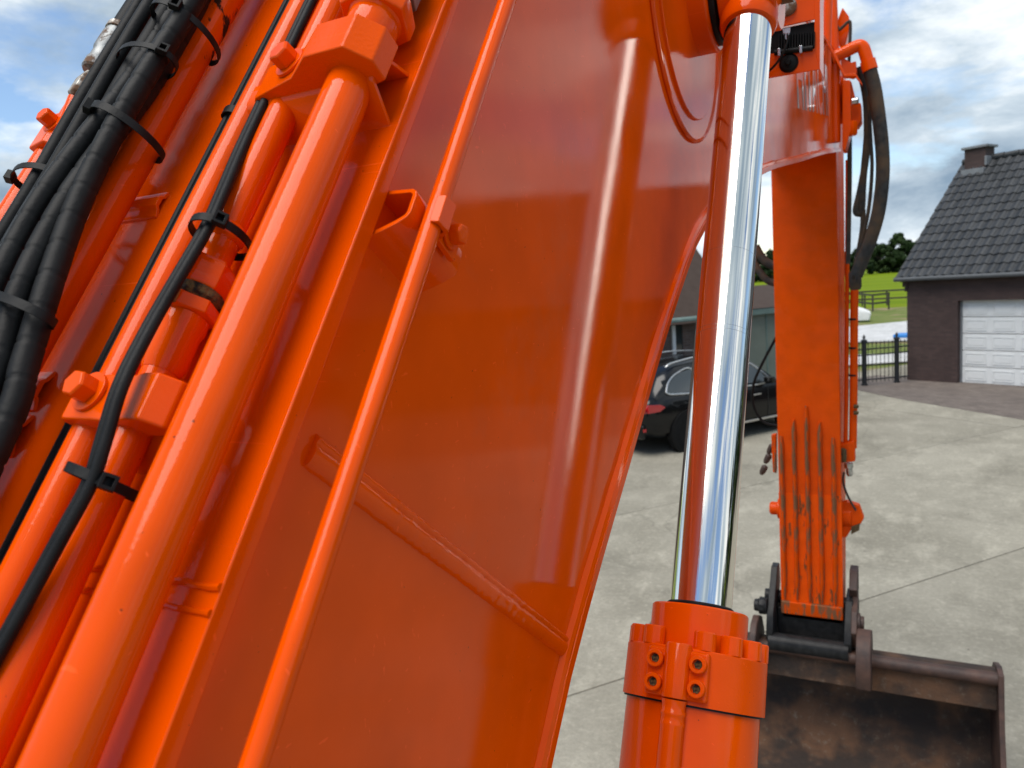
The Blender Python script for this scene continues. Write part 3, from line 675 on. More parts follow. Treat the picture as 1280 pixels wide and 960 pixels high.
B().lathe(at(1065, 163, 4.88), V((0, 0, -1)), [(.026, -.05), (.030, -.04), (.030, .02), (.024, .03)], 6).build('hose_fitting', M['orange'], exc, bevel=.002)
B().prism([at(x, y, 4.85) for x, y in [(1053, 100), (1053, 188), (1057, 187), (1064, 160), (1063, 100)]], (0, .16, 0)).build('end_plate', M['orange'], exc, bevel=.004)
B().lathe((XF, 5.12, 4.36), E1, [(.19, 0), (.19, .012), (.14, .014), (.14, .05), (.12, .055)], 40).build('nose_boss', M['orange'], boom, bevel=.002)
# arm cylinder on top of the boom
acy = B().lathe((-.54, 2.1, 4.55), V((0, 3.3, .62)), [(.075, 0), (.075, 2.0), (.082, 2.01), (.082, 2.1), (.045, 2.11), (.045, 3.0)], 32).build('arm_cylinder', M['orange'], exc)
for dx in (.11, -.11):
    B().prism([(-.54+dx, 1.9, 4.14), (-.54+dx, 2.4, 4.2), (-.54+dx, 2.2, 4.62), (-.54+dx, 2.05, 4.62)], E1*.03).build('cylinder_lug', M['orange'], exc, bevel=.004)

# ------------------------------------------------------------------ arm
AXR, AXL, AY = -.352, -.737, 5.2
b = B()
vs = []
for z, y0, y1 in ((1.02, 5.20, 5.48), (1.5, 5.2, 5.58), (2.6, 5.2, 5.72), (3.6, 5.2, 5.86), (4.25, 5.2, 5.9), (4.75, 5.34, 5.9)):
    vs += [(AXL, y0, z), (AXR, y0, z), (AXR, y1, z), (AXL, y1, z)]
fs = [(i*4+k, i*4+(k+1) % 4, i*4+4+(k+1) % 4, i*4+4+k) for i in range(5) for k in range(4)] + [(0, 1, 2, 3), (20, 21, 22, 23)]
b.add(vs, fs); arm = b.build('arm', M['orange_far'], exc, bevel=.008)
for fx, yt, yb in ((.065, 545, 752), (.270, 524, 757), (.475, 507, 760), (.680, 527, 763), (.890, 547, 768)):
    X = AXL + (AXR-AXL)*fx; z1 = at(972+78*fx, yt, AY).z; z0 = 1.16
    b = B(); n = 16; vs = []
    for k in range(n+1):
        z = z0 + (z1-z0)*k/n; jj = rnd.uniform(-.002, .002); sc_ = .55 if k in (0, n) else 1
        for a in range(7):
            an = math.pi*a/6; vs.append((X - .016*math.cos(an)*sc_ + jj, AY + .002 - .034*math.sin(an)*sc_, z))
    b.add(vs, [(i*7+k, i*7+k+1, i*7+8+k, i*7+7+k) for i in range(n) for k in range(6)] + [tuple(range(7)), tuple(n*7+k for k in range(7))])
    b.build('wear_bar', M['orange_old'], arm, sharp=50)
B().abox(AXL-.003, AXR+.003, AY-.022, AY+.1, 1.055, 1.145).build('nose_plate', M['orange_old'], arm, bevel=.008)
B().abox(AXL-.0015, AXR+.0015, AY-.0035, AY+.02, 1.146, 1.9).build('scuffed_face', M['orange_worn'], arm)
# knobs either side, and the pipe run with its end block on the right
for z_, nm in ((1.74, 'pin_boss'),):
    B().lathe((AXL, 5.36, z_), -E1, [(.07, 0), (.07, .03), (.045, .035), (.045, .075), (.036, .085)], 28).build(nm, M['orange_far'], arm, bevel=.003)
    B().lathe((AXR, 5.36, z_-.02), E1, [(.08, 0), (.08, .05), (.05, .055), (.05, .10), (.04, .11)], 28).build(nm, M['orange_far'], arm, bevel=.003)
B().prism([at(x, y, 5.3) for x, y in [(1051, 630), (1058, 627), (1074, 632), (1080, 648), (1076, 655), (1064, 662), (1058, 672), (1052, 672)]], (0, .06, 0)).build('pin_keeper', M['orange_far'], arm, bevel=.005)
B().prism([at(x, y, 5.28) for x, y in [(1064, 659), (1075, 655), (1074, 663), (1064, 668)]], (0, .05, 0)).build('dark_notch', M['grime'], arm)
for x0, rr, y1_ in ((1058, .013, 556), (1067, .024, 560)):
    ptube('arm_pipe', [(x0+1.5, 200 if rr < .02 else 345), (x0+.8, 380), (x0+.5, 420), (x0, 490), (x0-1, y1_)], 5.32, rr, M['orange_far'], 14, 5)
B().lathe(at(1069, 352, 5.1), V((.02, 0, -1)), [(.030, -.06), (.036, -.05), (.036, .03), (.028, .05)], 14).build('hose_collar', M['hose_dusty'], exc)
for y_ in (400, 436, 470):
    B().lathe(at(1066.6-(y_-400)*.006, y_, 5.32), zz, [(.027, 0), (.027, .012)], 16).build('pipe_band', M['tie'], exc)
B().prism([at(x, y, 5.28) for x, y in [(1051, 556), (1068, 551), (1069, 577), (1051, 579)]], (0, .09, 0)).build('end_block', M['orange_far'], arm, bevel=.006)
B().lathe(at(1054, 568, 5.26), zz, [(.018, -.05), (.022, -.03), (.022, .03), (.014, .04)], 6).build('hose_fitting', M['grime'], arm)
B().lathe(at(1060.5, 579, 5.3), V((.1, 0, -1)), [(.028, 0), (.028, .03), (.02, .035), (.022, .07), (.015, .085)], 12).build('coupling', M['steel'], arm)
for y_ in (508, 516):
    B().lathe(at(1067, y_, 5.28), E1, [(.012, 0), (.014, .02), (.008, .03)], 8).build('fitting', M['grime'], arm)
ptube('hose', [(1055, 590), (1054, 602), (1058, 616), (1064, 628), (1070, 638)], 5.28, .007, M['hose_dusty'], 8)
# grease fittings and rusty shackle on the left
for k, (x, y, a) in enumerate(((966, 556, .3), (962, 568, .5), (957, 582, .8))):
    B().lathe(at(x, y, 5.3), V((-.5, 0, -1)), [(.014, 0), (.022, .01), (.020, .05), (.012, .07)], 8).build('shackle', M['rust_smooth'], arm)
B().prism([at(x, y, 5.25) for x, y in [(964, 544), (970, 543), (970, 592), (966, 590), (965, 570)]], (0, .05, 0)).build('hook_plate', M['orange_old'], arm, bevel=.003)
# slack lines to the left of the arm
ptube('hose', [(944, 308), (952, 322), (962, 330), (985, 338)], 5.5, .030, M['hose_dusty'], 14)
ptube('hose', [(940, 322), (950, 340), (962, 352), (985, 357)], 5.5, .024, M['hose_dusty'], 14)
ptube('hose', [(946, 330), (955, 345), (964, 351), (975, 350), (985, 342)], 5.55, .012, M['hose_dusty'], 10)
ptube('hose', [(985, 395), (970, 422), (952, 456), (942, 480), (941, 503), (948, 520), (960, 530), (985, 533)], 5.6, .010, M['rubber'], 10)

# ------------------------------------------------------------------ linkage and bucket
lk = B()
def yz(X, pts, t): return [V((X, y, z)) for y, z in pts], E1*t
q, ex_ = yz(-.815, [(5.02, .86), (5.0, .98), (5.05, 1.10), (5.18, 1.22), (5.30, 1.34), (5.38, 1.34), (5.40, 1.22), (5.28, .98), (5.2, .84)], .045)
lk.prism(q, ex_); link = lk.build('quick_coupler', M['black_paint'], exc, bevel=.006); lk = B(); q2, _ = yz(-.335, [(5.02, .86), (5.0, .98), (5.05, 1.08), (5.18, 1.20), (5.40, 1.20), (5.28, .98), (5.2, .84)], .04); lk.prism(q2, ex_); lk.build('link_plate', M['black_paint'], link, bevel=.006)
B().tube([(-.80, 5.03, .915), (-.31, 5.03, .915)], .062, 28).build('coupler_tube', M['black_paint'], link)
B().abox(-.768, -.337, 5.20, 5.30, .86, 1.09).build('coupler_body', M['black_paint'], link, bevel=.01)
B().tube([(-.86, 5.31, 1.12), (-.26, 5.31, 1.12)], .045, 24).build('pin', M['black_paint'], link)
B().lathe((-.815, 5.1, 1.13), -E1, [(.055, 0), (.06, .02), (.06, .05), (.045, .055), (.04, .085)], 10).build('pin_nut', M['black_paint'], link, bevel=.004)
B().prism([V((-.295, y, z)) for y, z in [(5.06, .94), (5.02, 1.05), (5.10, 1.16), (5.30, 1.22), (5.34, 1.08), (5.2, .92)]], E1*.035).build('link_plate', M['rust_smooth'], link, bevel=.006)
B().lathe((-.262, 5.13, 1.08), E1, [(.062, 0), (.062, .018), (.045, .02), (.045, .04)], 20).build('pin_cap', M['rust_smooth'], link, bevel=.003)
B().prism([V((-.315, y, z)) for y, z in [(5.30, 1.12), (5.22, 1.26), (5.30, 1.36), (5.42, 1.36), (5.45, 1.2)]], E1*.05).build('link_arm', M['rust_smooth'], link, bevel=.006)
BXL, BXR = -1.62, .53
shell_p = [(5.04, .905), (5.14, .90), (5.25, .845), (5.36, .74), (5.42, .60), (5.43, .45), (5.38, .30), (5.26, .15), (5.08, .06), (4.85, .02), (4.55, .005)]
sp_ = catmull([V((0, y, z)) for y, z in shell_p], 4)
inn = inward(sp_, -.022)
b = B(); nX = 30; vs = []
for k in range(nX+1):
    X = BXL+.03 + (BXR-BXL-.06)*k/nX
    for pnt in inn: vs.append(V((X, pnt.y + rnd.uniform(-.003, .003), pnt.z + rnd.uniform(-.003, .003))))
m_ = len(inn)
for k in range(nX+1):
    X = BXL+.03 + (BXR-BXL-.06)*k/nX
    for pnt in sp_: vs.append(V((X, pnt.y, pnt.z)))
o2 = (nX+1)*m_
fs = [(k*m_+i, k*m_+i+1, (k+1)*m_+i+1, (k+1)*m_+i) for k in range(nX) for i in range(m_-1)]
fs += [(o2+k*m_+i, o2+(k+1)*m_+i, o2+(k+1)*m_+i+1, o2+k*m_+i+1) for k in range(nX) for i in range(m_-1)]
for k in range(nX): fs += [(k*m_, (k+1)*m_, o2+(k+1)*m_, o2+k*m_), (k*m_+m_-1, o2+k*m_+m_-1, o2+(k+1)*m_+m_-1, (k+1)*m_+m_-1)]
b.add(vs, fs); bucket = b.build('bucket', M['rust'], exc, sharp=70)
B().tube([(BXL+.03, 5.02, .884), (BXR-.03, 5.02, .884)], .041, 24).build('lip_tube', M['rust_smooth'], bucket)
B().box(((BXL+BXR)/2, 5.03, .762), ((BXR-BXL)/2-.03, 0, 0), (0, .010, .072), (0, .008, -.001)).build('stiffener_plate', M['rust'], bucket, bevel=.003)
side = [(4.98, .93), (5.10, .935), (5.28, .87), (5.41, .75), (5.46, .6), (5.47, .42), (5.40, .25), (5.26, .11), (5.05, .02), (4.55, 0), (4.53, .05), (4.72, .30), (4.90, .62)]
for X in (BXL, BXR-.03):
    B().prism([V((X, y, z)) for y, z in side], E1*.03).build('side_plate', M['rust_smooth'], bucket, bevel=.004)
B().box(((BXL+BXR)/2, 4.52, .016), ((BXR-BXL)/2, 0, 0), (0, .11, 0), (0, 0, .012)).build('cutting_edge', M['rust_smooth'], bucket, bevel=.004)
def ear(X, t): return B().prism([V((X, y, z)) for y, z in [(4.86, .76), (4.85, .88), (4.88, .99), (4.95, 1.06), (5.05, 1.08), (5.16, 1.03), (5.24, .90), (5.22, .78), (5.02, .70)]], E1*t).build('hinge_ear', M['rust_smooth'], bucket, bevel=.01)
ear(-.905, .045); ear(-.262, .088)

# ------------------------------------------------------------------ brick garage house
def hp(x, y, z=0.): return P0 + HE*x + HB*y + zz*z          # along the facade, back from it, up
house = empty('brick_garage', hp(0, 0), 'dark brick garage house with steep grey tiled roof and white panelled door', 'house')
EV, RZ, HD, HL = 2.92, 6.35, 3.45, 15.                       # eaves, ridge, half depth, length
d_ = ray(1212, 204); den = d_.x*HB.y - d_.y*HB.x
t_ = (P0.x*HB.y - P0.y*HB.x)/den; rp = CAM + d_*t_; HD = (rp-P0).dot(HB); RZ = rp.z
d_ = ray(1140, 345); den = d_.x*HE.y - d_.y*HE.x; t_ = (P0.x*HE.y - P0.y*HE.x)/den; EV = (CAM+d_*t_).z
def pxh(x, y):
    d = ray(x, y); den = d.x*HE.y - d.y*HE.x; t = (P0.x*HE.y - P0.y*HE.x)/den; p = CAM+d*t; return (p-P0).dot(HE), p.z
DX0, DZ1 = pxh(1197, 376); DW = 2.75
b = B()
def hbox(b, x0, x1, y0, y1, z0, z1): return b.box(hp((x0+x1)/2, (y0+y1)/2, (z0+z1)/2), HE*(x1-x0)/2, HB*(y1-y0)/2, zz*(z1-z0)/2)
hbox(b, 0, DX0, 0, .3, 0, DZ1); hbox(b, DX0+DW, HL, 0, .3, 0, DZ1); hbox(b, 0, HL, 0, .3, DZ1+.0, EV-.02)
wall = b.build('wall', M['brick'], house, uvbox=(HE, zz))
b = B(); b.prism([hp(.001, .3, 0), hp(.001, 2*HD, 0), hp(.001, 2*HD, EV), hp(.001, HD, RZ-.12), hp(.001, .3, EV+.2)], HE*.3); b.build('gable_wall', M['brick'], house, uvbox=(HB, zz))
b = B(); b.prism([hp(HL-.3, .3, 0), hp(HL-.3, 2*HD, 0), hp(HL-.3, 2*HD, EV), hp(HL-.3, HD, RZ-.12), hp(HL-.3, .3, EV+.2)], HE*.299); b.build('gable_wall', M['brick'], house, uvbox=(HB, zz))
b = B(); hbox(b, .31, HL-.31, 2*HD-.3, 2*HD-.001, 0, EV); b.build('back_wall', M['brick'], house, uvbox=(HE, zz))
# corbelled shoulder at the corner
for k in range(3):
    b = B(); hbox(b, -.06-.06*k, .02, -.02, .5, EV-.42+.13*k, EV-.42+.13*(k+1)-.004); b.build('corbel', M['brick'], house, uvbox=(HE, zz))
OV = .22
sl = (RZ-EV)/HD; EZ = EV+.03-OV*sl*.3
b = B()
e0 = (-OV, EV+.02)
b.prism([hp(-.16, -.18, EV-.02), hp(-.16, HD, RZ), hp(-.16, 2*HD+.18, EV-.02), hp(-.16, 2*HD+.18, EV-.12), hp(-.16, HD, RZ-.10), hp(-.16, -.18, EV-.12)], HE*(HL+.32))
roof = b.build('roof', M['dark_in'], house)
sv = (hp(0, HD, RZ)-hp(0, -.18, EV-.02)); SLn = sv.length; sv = sv.normalized(); sn = HE.cross(sv).normalized()
if sn.z < 0: sn = -sn
TW, CH = .222, SLn/14
b = B(); vs = []
shape = [(-.018, .010), (.02, .004), (.055, .001), (.09, .005), (.125, .018), (.155, .033), (.182, .038), (.212, .030), (.238, .012)]
for tt_, lift in ((-.03, .030), (CH+.03, .0)):
    for x, h_ in shape: vs.append(HE*x + sv*tt_ + sn*(h_+lift+.012))
for x, h_ in shape: vs.append(HE*x + sv*-.03 + sn*(h_+.030-.014))
n = len(shape)
fs = [(i, i+1, n+i+1, n+i) for i in range(n-1)] + [(2*n+i, 2*n+i+1, i+1, i) for i in range(n-1)]
org = hp(-.18, -.18, EV-.02)
tile_m = B().add(vs, fs).build('roof_tile', M['tile'], roof, sharp=60)
base_off = WL[tile_m].copy()
NC = 21; first = True; rest = B()
for r_ in range(14):
    for c_ in range(69):
        p = org + HE*(TW*c_) + sv*(CH*r_) + sn*rnd.uniform(-.004, .004) + HE*rnd.uniform(-.006, .006)
        if c_ < NC:
            if first: o_ = tile_m; first = False
            else: o_ = tile_m.copy(); col.objects.link(o_); o_.parent = roof
            o_.location = p + base_off - WL[roof]
        else: rest.add([p+v for v in vs], fs)
rest.build('roof_tiles', M['tile'], roof, sharp=60, kind='stuff')
for k in range(40):
    B().tube([hp(-.18+.385*k, HD, RZ+.05), hp(-.18+.385*k+.37, HD, RZ+.065)], .095, 10).build('ridge_tile', M['tile'], roof)
# gutter with brackets
B().tube([hp(-.22, -.24, EV-.075), hp(HL+.1, -.24, EV-.075)], .062, 10).build('gutter', M['gutter'], house)
# chimney astride the ridge end
ch = B(); hbox(ch, .0, .58, HD-.30, HD+.22, RZ-.65, RZ+.36); ch = ch.build('chimney', M['brick'], house, uvbox=(HE, zz))
b = B(); hbox(b, -.07, .65, HD-.37, HD+.29, RZ+.36, RZ+.43); b.build('chimney_cap', M['lead'], ch, bevel=.01)
b = B(); hbox(b, -.02, .61, HD-.48, HD-.302, RZ-.46, RZ-.22); b.box(hp(.61, HD-.15, RZ-.03), HE*.03, HB*.22, zz*.13); b.build('lead_flashing', M['lead'], ch, bevel=.01)
# sectional door
gd = B(); ns_ = 5; shh = DZ1/ns_
for k in range(ns_): hbox(gd, DX0+.05, DX0+DW-.03, .17, .21, k*shh+.012, (k+1)*shh-.006)
gdo = gd.build('garage_door', M['door_white'], house, bevel=.004)
npn = 4; pw = (DW-.08)/npn; pan = None
for k in range(ns_):
    for i in range(npn):
        x0, x1 = DX0+.05+pw*i+.07, DX0+.05+pw*(i+1)-.07; z0, z1 = k*shh+.075, (k+1)*shh-.075
        if pan is None:
            pb = B()
            for (a0_, a1_, c0__, c1__) in ((x0, x1, z1-.03, z1), (x0, x1, z0, z0+.03), (x0, x0+.03, z0+.031, z1-.031), (x1-.03, x1, z0+.031, z1-.031)): hbox(pb, a0_, a1_, .156, .172, c0__, c1__)
            hbox(pb, x0+.055, x1-.055, .158, .172, z0+.055, z1-.055)
            pan = pb.build('door_panel', M['door_white'], gdo, bevel=.004); k0, i0 = k, i
        else: move_copy(pan, HE*pw*(i-i0)+zz*shh*(k-k0), gdo)
b = B()
hbox(b, DX0+.003, DX0+.05, .14, .22, 0, DZ1); hbox(b, DX0+DW-.03, DX0+DW-.003, .14, .22, 0, DZ1); b.build('door_frame', M['lead'], house)

# ------------------------------------------------------------------ low building behind the car
SE = V((.64, .768, 0)); SB = V((-.768, .64, 0))
d_ = ray(864, 395); S0_ = CAM + d_*(17.6/d_.to_2d().length); SZ = S0_.z; S0_ = V((S0_.x, S0_.y, 0))
def s_p(x, y, z=0.): return S0_ + SE*x + SB*y + zz*z
def sbox(b, x0, x1, y0, y1, z0, z1): return b.box(s_p((x0+x1)/2, (y0+y1)/2, (z0+z1)/2), SE*(x1-x0)/2, SB*(y1-y0)/2, zz*(z1-z0)/2)
shed = empty('brick_outbuilding', s_p(-3, 0), 'low brown brick outbuilding with green gutter behind the black car', 'outbuilding')
b = B(); sbox(b, -12, -.55, .0, 5, 0, SZ-.02); sbox(b, -.25, 1.0, 0, 5, 0, SZ-.02); sbox(b, -.55, -.25, .0, .1, 0, .8); sbox(b, -.56, -.24, .12, 5, 0, SZ-.02); b.build('wall', M['brick_shed'], shed, uvbox=(SE, zz))
b = B(); b.prism([s_p(-12.2, -.2, SZ), s_p(-12.2, 2.5, SZ+2.9), s_p(-12.2, 5.2, SZ), s_p(-12.2, 5.2, SZ-.1), s_p(-12.2, 2.5, SZ+2.75), s_p(-12.2, -.2, SZ-.1)], SE*13.3); rf = b.build('roof', M['tile_brown'], shed)
for k in range(9):
    f0 = k/9; b = B(); a_ = s_p(-12.2, -.2, SZ+.01).lerp(s_p(-12.2, 2.5, SZ+2.91), f0); b.box(a_+SE*6.65+zz*.02, SE*6.65, SB*.15+zz*.161, zz*.012); b.build('tile_course', M['tile_brown'], rf)
B().tube([s_p(-12, -.26, SZ-.06), s_p(1.1, -.26, SZ-.06)], .07, 10).build('gutter', M['green_beam'], shed)
b = B(); sbox(b, -.54, -.46, -.03, .05, .8, SZ-.03); b.build('window_frame', M['door_white'], shed)
b = B(); sbox(b, -.455, -.255, .02, .06, .8, SZ-.03); b.build('window_pane', M['glass'], shed)
sh2 = empty('green_shed', s_p(1.2, 0), 'low shed with grey green front panel and green rail beside the outbuilding', 'shed')
b = B(); sbox(b, 1.15, 4.3, .1, 4, 0, SZ-.1); b.build('front_panel', M['green_panel'], sh2)
for k in range(4):
    b = B(); sbox(b, 1.2+k*1.0, 1.24+k*1.0, .085, .12, 0, SZ-.12); b.build('panel_seam', M['green_beam'], sh2)
b = B(); sbox(b, 1.12, 4.4, -.05, .09, SZ-.12, SZ+.02); b.build('top_rail', M['green_beam'], sh2, bevel=.01)
b = B(); b.prism([s_p(1.12, -.06, SZ+.03), s_p(1.12, 2.2, SZ+.50), s_p(1.12, 4.1, SZ+.03)], SE*3.3); b.build('roof', M['tile_brown'], sh2)

# ------------------------------------------------------------------ black estate car
CD = V((.55, .835, 0)).normalized(); CR = V((CD.y, -CD.x, 0))                # heading and its right-hand side
W0 = on_ground(858, 562) + CR*-.04
CWB = 2.93; HWID = .93
CO = W0 - CR*.80 + CD*(CWB/2)                                 # middle of the car on the ground
def cp_(x, y, z): return CO + CD*x + CR*y + zz*z
car = empty('suv_car', CO, 'black estate car with silver roof rails parked by the low brick outbuilding', 'car')
xs = [-2.44, -2.39, -2.2, -1.8, -1.2, -.4, .3, .85, 1.3, 1.9, 2.25, 2.38]
zlo = [.55, .42, .34, .30, .28, .28, .28, .28, .28, .30, .38, .50]
zbl = [.98, 1.05, 1.10, 1.10, 1.08, 1.06, 1.04, 1.02, 1.00, .94, .82, .70]
hw = [.78, .84, .90, .93, .94, .94, .94, .94, .93, .91, .84, .70]
b = B(); vs = []
for x, z0, z1, h_ in zip(xs, zlo, zbl, hw):
    zm = z0+(z1-z0)*.5
    for s_ in (-1, 1):
        pts = [(h_*.86, z0), (h_*.985, z0+.10), (h_, zm), (h_*.985, z1-.10), (h_*.93, z1)]
        if s_ == 1: pts = pts[::-1]
        for y, z in pts: vs.append(cp_(x, y*s_, z))
n = 10; m2 = len(xs)
fs = [(i*n+k, i*n+(k+1) % n, (i+1)*n+(k+1) % n, (i+1)*n+k) for i in range(m2-1) for k in range(n)] + [tuple(range(n)), tuple((m2-1)*n+k for k in range(n))]
b.add(vs, fs); body = b.build('body', M['car'], car, sharp=40)
# cabin: glass house tapering upwards, with roof
st = [(-2.20, 1.05, .80, 1.14), (-1.95, 1.48, .72, 1.10), (-1.5, 1.66, .66, 1.10), (-.6, 1.72, .64, 1.07), (.2, 1.68, .64, 1.05), (.55, 1.54, .66, 1.04), (1.15, 1.06, .78, 1.02)]
b = B(); vs = []
for x, zt, ht, zb in st:
    for s_ in (-1, 1):
        pts = [(.87, zb-.06), ((.87+ht)/2+.01, (zb+zt)/2), (ht, zt-.05), (ht*.8, zt)]
        if s_ == 1: pts = pts[::-1]
        for y, z in pts: vs.append(cp_(x, y*s_, z))
n = 8
fs = [(i*n+k, i*n+(k+1) % n, (i+1)*n+(k+1) % n, (i+1)*n+k) for i in range(len(st)-1) for k in range(n)] + [tuple(range(n)), tuple((len(st)-1)*n+k for k in range(n))]
b.add(vs, fs); b.build('cabin', M['car'], car, sharp=50)
def side_y(z): return .88 - (z-1.05)*.36
def win(pts, name='side_window'):
    b = B(); b.prism([cp_(x, side_y(z)+.004, z) for x, z in pts], CR*.014); g = b.build(name, M['glass'], car)
    lpn = catmull([cp_(x, side_y(z)+.019, z) for x, z in pts+pts[:1]], 5); B().tube(lpn, .016, 8).build('window_trim', M['alu'], g)
win([(-1.92, 1.18), (-1.80, 1.36), (-1.55, 1.50), (-1.16, 1.55), (-1.10, 1.14), (-1.75, 1.13)])
win([(-1.03, 1.56), (-.30, 1.60), (-.22, 1.11), (-.98, 1.14)]); win([(-.15, 1.60), (.25, 1.57), (.62, 1.34), (.80, 1.08), (-.10, 1.11)])
for s_ in (-1, 1):
    B().tube(catmull([cp_(-1.70, .60*s_, 1.63), cp_(-1.5, .62*s_, 1.70), cp_(-.6, .62*s_, 1.765), (cp_(.3, .62*s_, 1.70))], 6), .020, 8).build('roof_rail', M['alu'], car)
    b = B(); b.prism([cp_(-2.455, y*s_, z) for y, z in ((.52, .86), (.55, 1.00), (.80, 1.02), (.86, .92), (.84, .84))], CD*.09)
    b.prism([cp_(x, .875*s_, z) for x, z in ((-2.42, .85), (-2.42, 1.01), (-2.12, .98), (-2.00, .92), (-2.14, .85))], CR*.045*s_); b.build('tail_light', M['red'], car, bevel=.01)
    b = B(); b.box(cp_(-2.445, .62*s_, .52), CD*.03, CR*.20, zz*.028); b.build('reflector', M['red'], car)
    b = B(); b.prism([cp_(.74, .90*s_, 1.06), cp_(.78, 1.10*s_, 1.06), cp_(.74, 1.12*s_, 1.20), cp_(.66, .96*s_, 1.20)], CD*-.10); b.build('mirror', M['car'], car, bevel=.02)
    b = B(); b.box(cp_(0, .93*s_, .335), CD*1.02, CR*.018, zz*.022); b.build('sill_trim', M['alu'], car, bevel=.005)
    b = B(); b.box(cp_(.38, .952*s_, .86), CD*.12, CR*.014, zz*.016); b.build('door_handle', M['alu'], car, bevel=.006)
    b = B(); b.box(cp_(-.72, .952*s_, .88), CD*.12, CR*.014, zz*.016); b.build('door_handle', M['alu'], car, bevel=.006)
    for x in (-CWB/2, CWB/2):
        c = cp_(x, .72*s_, .365); ax = CR*s_
        # wheel arch mouth, tyre and rim
        B().lathe(cp_(x, .80*s_, .37), ax, [(.44, 0), (.44, .158), (.40, .160), (.40, .162)], 32).build('wheel_arch', M['plastic'], car)
        wh = B().lathe(c, ax, [(.25, .0), (.34, .0), (.362, .03), (.365, .2), (.345, .245), (.262, .25), (.255, .235)], 36).build('tyre', M['tyre'], car)
        B().lathe(c, ax, [(.255, .22), (.25, .238), (.235, .235), (.225, .17)], 36, False).build('rim', M['alloy'], wh)
        b = B()
        for k in range(5):
            a = 2*math.pi*k/5; dv = CD*math.cos(a)+zz*math.sin(a); tv = CD*-math.sin(a)+zz*math.cos(a)
            b.prism([c+ax*.205+dv*.03-tv*.035, c+ax*.205+dv*.235-tv*.030, c+ax*.205+dv*.235+tv*.030, c+ax*.205+dv*.03+tv*.035], ax*.02)
        b.lathe(c+ax*.2, ax, [(.06, 0), (.06, .03)], 16); b.lathe(c+ax*.12, ax, [(.23, 0), (.23, .02)], 24); b.build('spokes', M['alloy'], wh)
b = B(); b.box(cp_(-2.455, 0, .48), CD*.04, CR*.80, zz*.14); b.build('rear_bumper', M['car'], car, bevel=.03)
for x in (-1.07, -.18, .72):
    b = B(); b.box(cp_(x, .943, .70), CD*.006, CR*.002, zz*.36); b.build('door_gap', M['dark_in'], car)

# ------------------------------------------------------------------ iron fence by the garage
fen = empty('iron_fence', on_ground(1100, 480), 'black wrought iron garden fence with thick posts beside the brick garage', 'fence')
fa, fb, fc = on_ground(1062, 483.5), on_ground(1121, 478.5), on_ground(1136, 477)
fz = 1.16
fpst = [on_ground(1080.5, 482), fb]
for k, p in enumerate(fpst):
    po = B().lathe(p, zz, [(.085, 0), (.085, .05), (.065, .06), (.065, fz+.04), (.085, fz+.05), (.085, fz+.09), (.02, fz+.13), (.045, fz+.18), (.0, fz+.26)], 12).build('post', M['iron'], fen)
for p, q in ((fa, fpst[0]), (fpst[0], fpst[1]), (fpst[1], fc)):
    dv = (q-p); ln = dv.length; dv.normalize(); sd_ = V((-dv.y, dv.x, 0))
    for z in (.16, fz-.32, fz-.16):
        B().box((p+q)/2+zz*z, dv*ln/2, sd_*.014, zz*.018).build('rail', M['iron'], fen)
    nb = int(ln/.11); bar = None
    for k in range(1, nb):
        c = p + dv*(ln*k/nb)
        if bar is None:
            bar = B().lathe(c+zz*.08, zz, [(.009, 0), (.009, fz-.12), (.018, fz-.10), (.0, fz-.02)], 6).build('bar', M['iron'], fen); c0 = c
        else: move_copy(bar, c-c0, fen)

# ------------------------------------------------------------------ timber paddock rails
def paddock(label, pts, hgt):
    p0 = on_ground(*pts[0]); f = empty('paddock_fence', p0, label, 'fence', 'timber paddock fences beyond the yard')
    ws = [on_ground(*p) for p in pts]
    for p, q in zip(ws, ws[1:]):
        n = max(1, round((q-p).length/2.0))
        for k in range(n+(q is ws[-1])):
            c = p.lerp(q, k/n); B().box(c+zz*hgt/2, (.055, 0, 0), (0, .055, 0), zz*hgt/2).build('post', M['wood'], f)
        dv = q-p; sd_ = V((-dv.y, dv.x, 0)).normalized()
        for z in (hgt*.45, hgt*.95):
            B().box((p+q)/2+zz*z-sd_*.075, dv/2, sd_*.02, zz*.06).build('rail', M['wood'], f)
paddock('far timber rail fence at the foot of the bright field', [(990, 389), (1078, 383), (1140, 380), (1200, 376)], 1.15)
paddock('nearer timber rail fence along the sandy strip', [(1010, 391), (1072, 386), (1091, 389), (1111, 386.5)], 1.15)
# white bulk sack and blue sheet
b = B(); c = on_ground(1075, 401)
b.add([c+V(p) for p in [(-.55, -.4, 0), (.5, -.45, 0), (.52, .4, 0), (-.5, .42, 0), (-.62, -.42, .55), (.62, -.40, .42), (.55, .45, .5), (-.56, .45, .62), (-.40, -.3, .85), (.2, -.3, .66), (.2, .3, .7), (-.4, .3, .9)]],
      [(0, 3, 2, 1)] + [(i*4+k, i*4+(k+1) % 4, i*4+4+(k+1) % 4, i*4+4+k) for i in range(2) for k in range(4)] + [(8, 9, 10, 11)])
tag(b.build('bulk_sack', M['whitebag'], bevel=.08), 'white sack standing on the grass below the timber rails', 'sack')
b = B(); c = on_ground(1132, 422); b.prism([c+V(p) for p in [(-.5, -.35, .02), (.6, -.3, .02), (.62, .5, .02), (-.3, .45, .02)]], (0, 0, .16))
tag(b.build('blue_tarpaulin', M['blue'], bevel=.05), 'small blue tarpaulin on the pale pavement beside the garage wall', 'tarpaulin')

